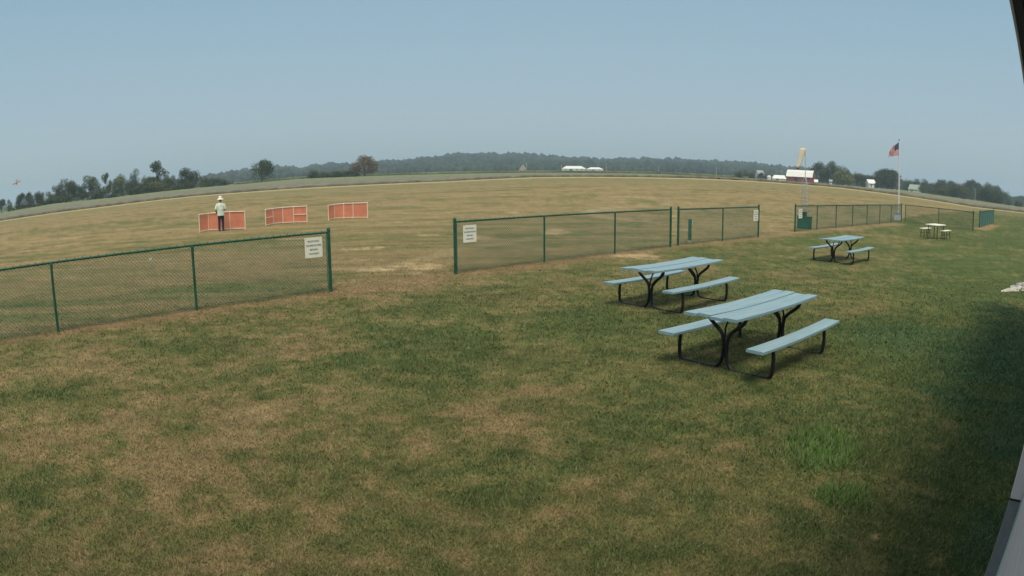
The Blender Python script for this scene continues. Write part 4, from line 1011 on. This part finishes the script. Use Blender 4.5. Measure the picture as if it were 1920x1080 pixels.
# ---------------------------------------------------------------- far buildings
M_wroof = mat('white metal roof', (.74, .75, .73), .4, 0, .05, .5); M_red = mat('barn red boards', (.24, .055, .05), .8, 0, .25, .6); M_whit = mat('white boards', (.66, .66, .64), .7, 0, .08, .5)
M_dk = mat('dark opening', (.03, .035, .04), .6); M_gr = mat('grey roof', (.30, .32, .34), .8, 0, .1, .5); M_tan = mat('tan roof', (.42, .33, .28), .8)
def building(px0, px1, yeave, yridge, ybase, r, name, cat, label, wallm, roofm, depth, turn=0, gambrel=False, openings=3, hip=0, door=True):
    pc = (px0+px1)/2; g = at_r(pc, ybase, r); W = (px1-px0)/FPX*r; a = math.atan2(g.x, g.y)
    if turn: W = W/(math.cos(R(abs(turn)))+depth/W*math.sin(R(abs(turn))))
    ze = at_r(pc, yeave, r).z-g.z; zr = at_r(pc, yridge, r).z-g.z; lo = th(g.x, g.y)-g.z-.5
    root = empty(name, g, -a+R(turn), label=label, cat=cat)
    m = MB(); hw, hd = W/2, depth/2
    y1 = hd*.55; zm = ze+(zr-ze)*.72
    prof = [(-hd, ze), (-y1, zm), (0, zr), (y1, zm), (hd, ze)] if gambrel else [(-hd, ze), (0, zr), (hd, ze)]
    # walls incl. gable ends
    loop = [(-hd, lo)]+prof+[(hd, lo)]; n = len(loop)
    vs = [(-hw, y, z-(.05 if i not in (0, n-1) else 0)) for i, (y, z) in enumerate(loop)]+[(hw, y, z-(.05 if i not in (0, n-1) else 0)) for i, (y, z) in enumerate(loop)]
    m.add(vs, [tuple(range(n))[::-1], tuple(range(n, 2*n)), (0, 1, n+1, n), (n-2, n-1, 2*n-1, 2*n-2)]); m.build('wall', wallm, root)
    m = MB(); ov = .35; t_ = .18
    P = [(y*(1+ov/hd if abs(y) == hd else 1), z-(.25 if abs(y) == hd else 0)) for y, z in prof]; k = len(P)
    xs0 = -hw-ov; xs1 = hw+ov
    vs = [(xs0+(hip if 0 < i < k-1 else 0), y, z) for i, (y, z) in enumerate(P)]+[(xs1-(hip if 0 < i < k-1 else 0), y, z) for i, (y, z) in enumerate(P)]
    vs += [(x, y, z+t_) for x, y, z in vs]; q_ = 2*k; f_ = []
    for i in range(k-1): f_ += [(i, i+1, k+i+1, k+i), (q_+i, q_+k+i, q_+k+i+1, q_+i+1), (i, q_+i, q_+i+1, i+1), (k+i, k+i+1, q_+k+i+1, q_+k+i)]
    f_ += [(0, k, q_+k, q_), (k-1, q_+k-1, q_+2*k-1, 2*k-1)]
    if hip: f_ += [tuple(range(k)), tuple(range(2*k-1, k-1, -1))]
    m.add(vs, f_); m.build('roof', roofm, root)
    if door:
        m = MB(); m.box((-hw*.25, -hd-.03, ze*.36), (W*.12, .06, ze*.72)); m.build('door', M_dk, root)
    for i in range(openings):
        x = -hw+W*(i+.7)/(openings+.4)
        m = MB(); m.box((x, -hd-.03, ze*.62), (W*.045+.2, .05, ze*.28)); m.build('window', M_dk, root)
    return root
building(1474, 1529, 331.5, 319.5, 340, 480, 'barn', 'barn', 'red barn with a broad white gambrel roof behind the windsock', M_red, M_wroof, 10, turn=-14, gambrel=True, openings=5)
building(1448, 1474, 334.5, 328.8, 338.5, 478, 'shed', 'shed', 'low white shed touching the left end of the red barn', M_whit, M_wroof, 7, hip=1.5, openings=2)
building(1416, 1432, 326, 319.8, 337, 520, 'house', 'house', 'small pale house half hidden by trees left of the barn', M_whit, M_gr, 7, turn=25, openings=2)
building(1527, 1533, 341, 337, 344, 465, 'shed', 'shed', 'tiny white shed at the right end of the red barn', M_whit, M_wroof, 3, openings=1, door=False)
building(1555, 1560, 340, 337, 346, 460, 'garage', 'garage', 'small white garage under the dark trees left of the light green tree', M_whit, M_gr, 4, openings=2, door=True)
building(1623, 1641, 343.5, 337, 351, 455, 'house', 'house', 'white house with a grey roof between the trees left of the flagpole', M_whit, M_wroof, 7, turn=20, openings=3)
building(1703, 1727, 355, 346.5, 361, 470, 'house', 'house', 'low house with a grey green roof right of the flagpole', M_whit, mat('grey green roof', (.26, .33, .27), .8), 8, turn=-18, openings=3)
building(1054, 1098, 316.2, 311.6, 321, 760, 'long_barn', 'barn', 'long low white roofed barn on the left of a pair, far beyond the corn', M_whit, M_wroof, 14, hip=5, openings=4)
building(1100, 1131, 317.2, 314, 322, 770, 'long_barn', 'barn', 'shorter low white roofed barn on the right of a pair, far beyond the corn', M_whit, M_wroof, 12, hip=5, openings=3)
building(974, 986, 317, 309.5, 321, 740, 'gabled_shed', 'shed', 'tiny tan roofed shed in front of the woods left of the long barns', M_tan, M_tan, 6, turn=80, openings=1, door=False)
s_ = at_r(1442, 337, 500); t = empty('silo', s_, 0, label='small pale silo beside the trees left of the white shed', cat='silo')
m = MB(); m.lathe([(1.6, -2), (1.6, 2.2)], 16); m.build('drum', M_whit, t, smooth=True); m = MB(); m.lathe([(1.65, 2.2), (1.2, 2.9), (.01, 3.3)], 16); m.build('dome', M_wroof, t, smooth=True)
# utility poles
def upole(px, yt, yb, r, label):
    g = at_r(px, yb, r); tp = at_r(px, yt, r); H = tp.z-g.z; a = math.atan2(g.x, g.y)
    o = empty('utility_pole', g, -a, label=label, cat='utility pole', group='utility poles along the far roads')
    wd = r*.00042; m = MB(); m.tube([(0, 0, -3), (0, 0, H)], [wd*1.1, wd*.75], 8); m.build('shaft', mat_pole, o); m = MB(); m.box((0, 0, H*.93), (2.0, .12, .14)); m.build('crossarm', mat_pole, o)
mat_pole = mat('weathered pole wood', (.34, .34, .33), .8, 0, .1, 2)
for a_ in [(987, 305, 319, 700, 'utility pole right of the tiny tan shed'), (1053, 308, 320, 700, 'utility pole touching the left end of the long barns'), (1136.5, 307, 321, 650, 'utility pole just right of the long barns'), (1235, 311.5, 324, 620, 'utility pole alone in front of the woods, midway to the farm'),
           (1343, 314, 330, 600, 'utility pole left of the farm trees'), (1466, 319.5, 334, 560, 'utility pole behind the low white shed'), (1710, 338.5, 360, 480, 'utility pole rising behind the low green roofed house'), (1828, 353, 379, 430, 'rightmost utility pole, in front of the far tree row')]: upole(*a_)
tree(1619, 341, 353, 16, 'bush', 'd', 'shrub hiding the left corner of the white house', 440, 'trees around the farm'); tree(1645, 340, 355, 14, 'broad', 'd', 'small dark tree hiding the right corner of the white house', 440, 'trees around the farm'); tree(1729, 349, 364, 15, 'broad', 'g', 'small tree hiding the right end of the green roofed house', 450, 'trees around the farm')
# weeds at the corner of the bean field
for px, wpx, lb in [(1347, 10, 'low weedy clump at the edge of the bean field, left one'), (1378, 22, 'longer weedy clump at the edge of the bean field, right one')]:
    tree(px, 333.4 if px < 1360 else 335.2, 336.5 if px < 1360 else 338.5, wpx, 'bush', 'g', lb, 153, 'weeds at the edge of the bean field')

# ---------------------------------------------------------------- haze
m = MB(); m.box((0, 0, 55), (8600, 8600, 130))
hz = bpy.data.materials.new('summer haze'); hz.use_nodes = True; t = hz.node_tree; t.nodes.clear()
v = t.nodes.new('ShaderNodeVolumePrincipled'); v.inputs['Density'].default_value = .00030; v.inputs['Color'].default_value = (.62, .79, 1.0, 1); v.inputs['Anisotropy'].default_value = .2
oo = t.nodes.new('ShaderNodeOutputMaterial'); t.links.new(v.outputs[0], oo.inputs['Volume'])
m.build('haze', hz, kind='stuff', label='thin pale summer haze lying over the whole plain', cat='haze')
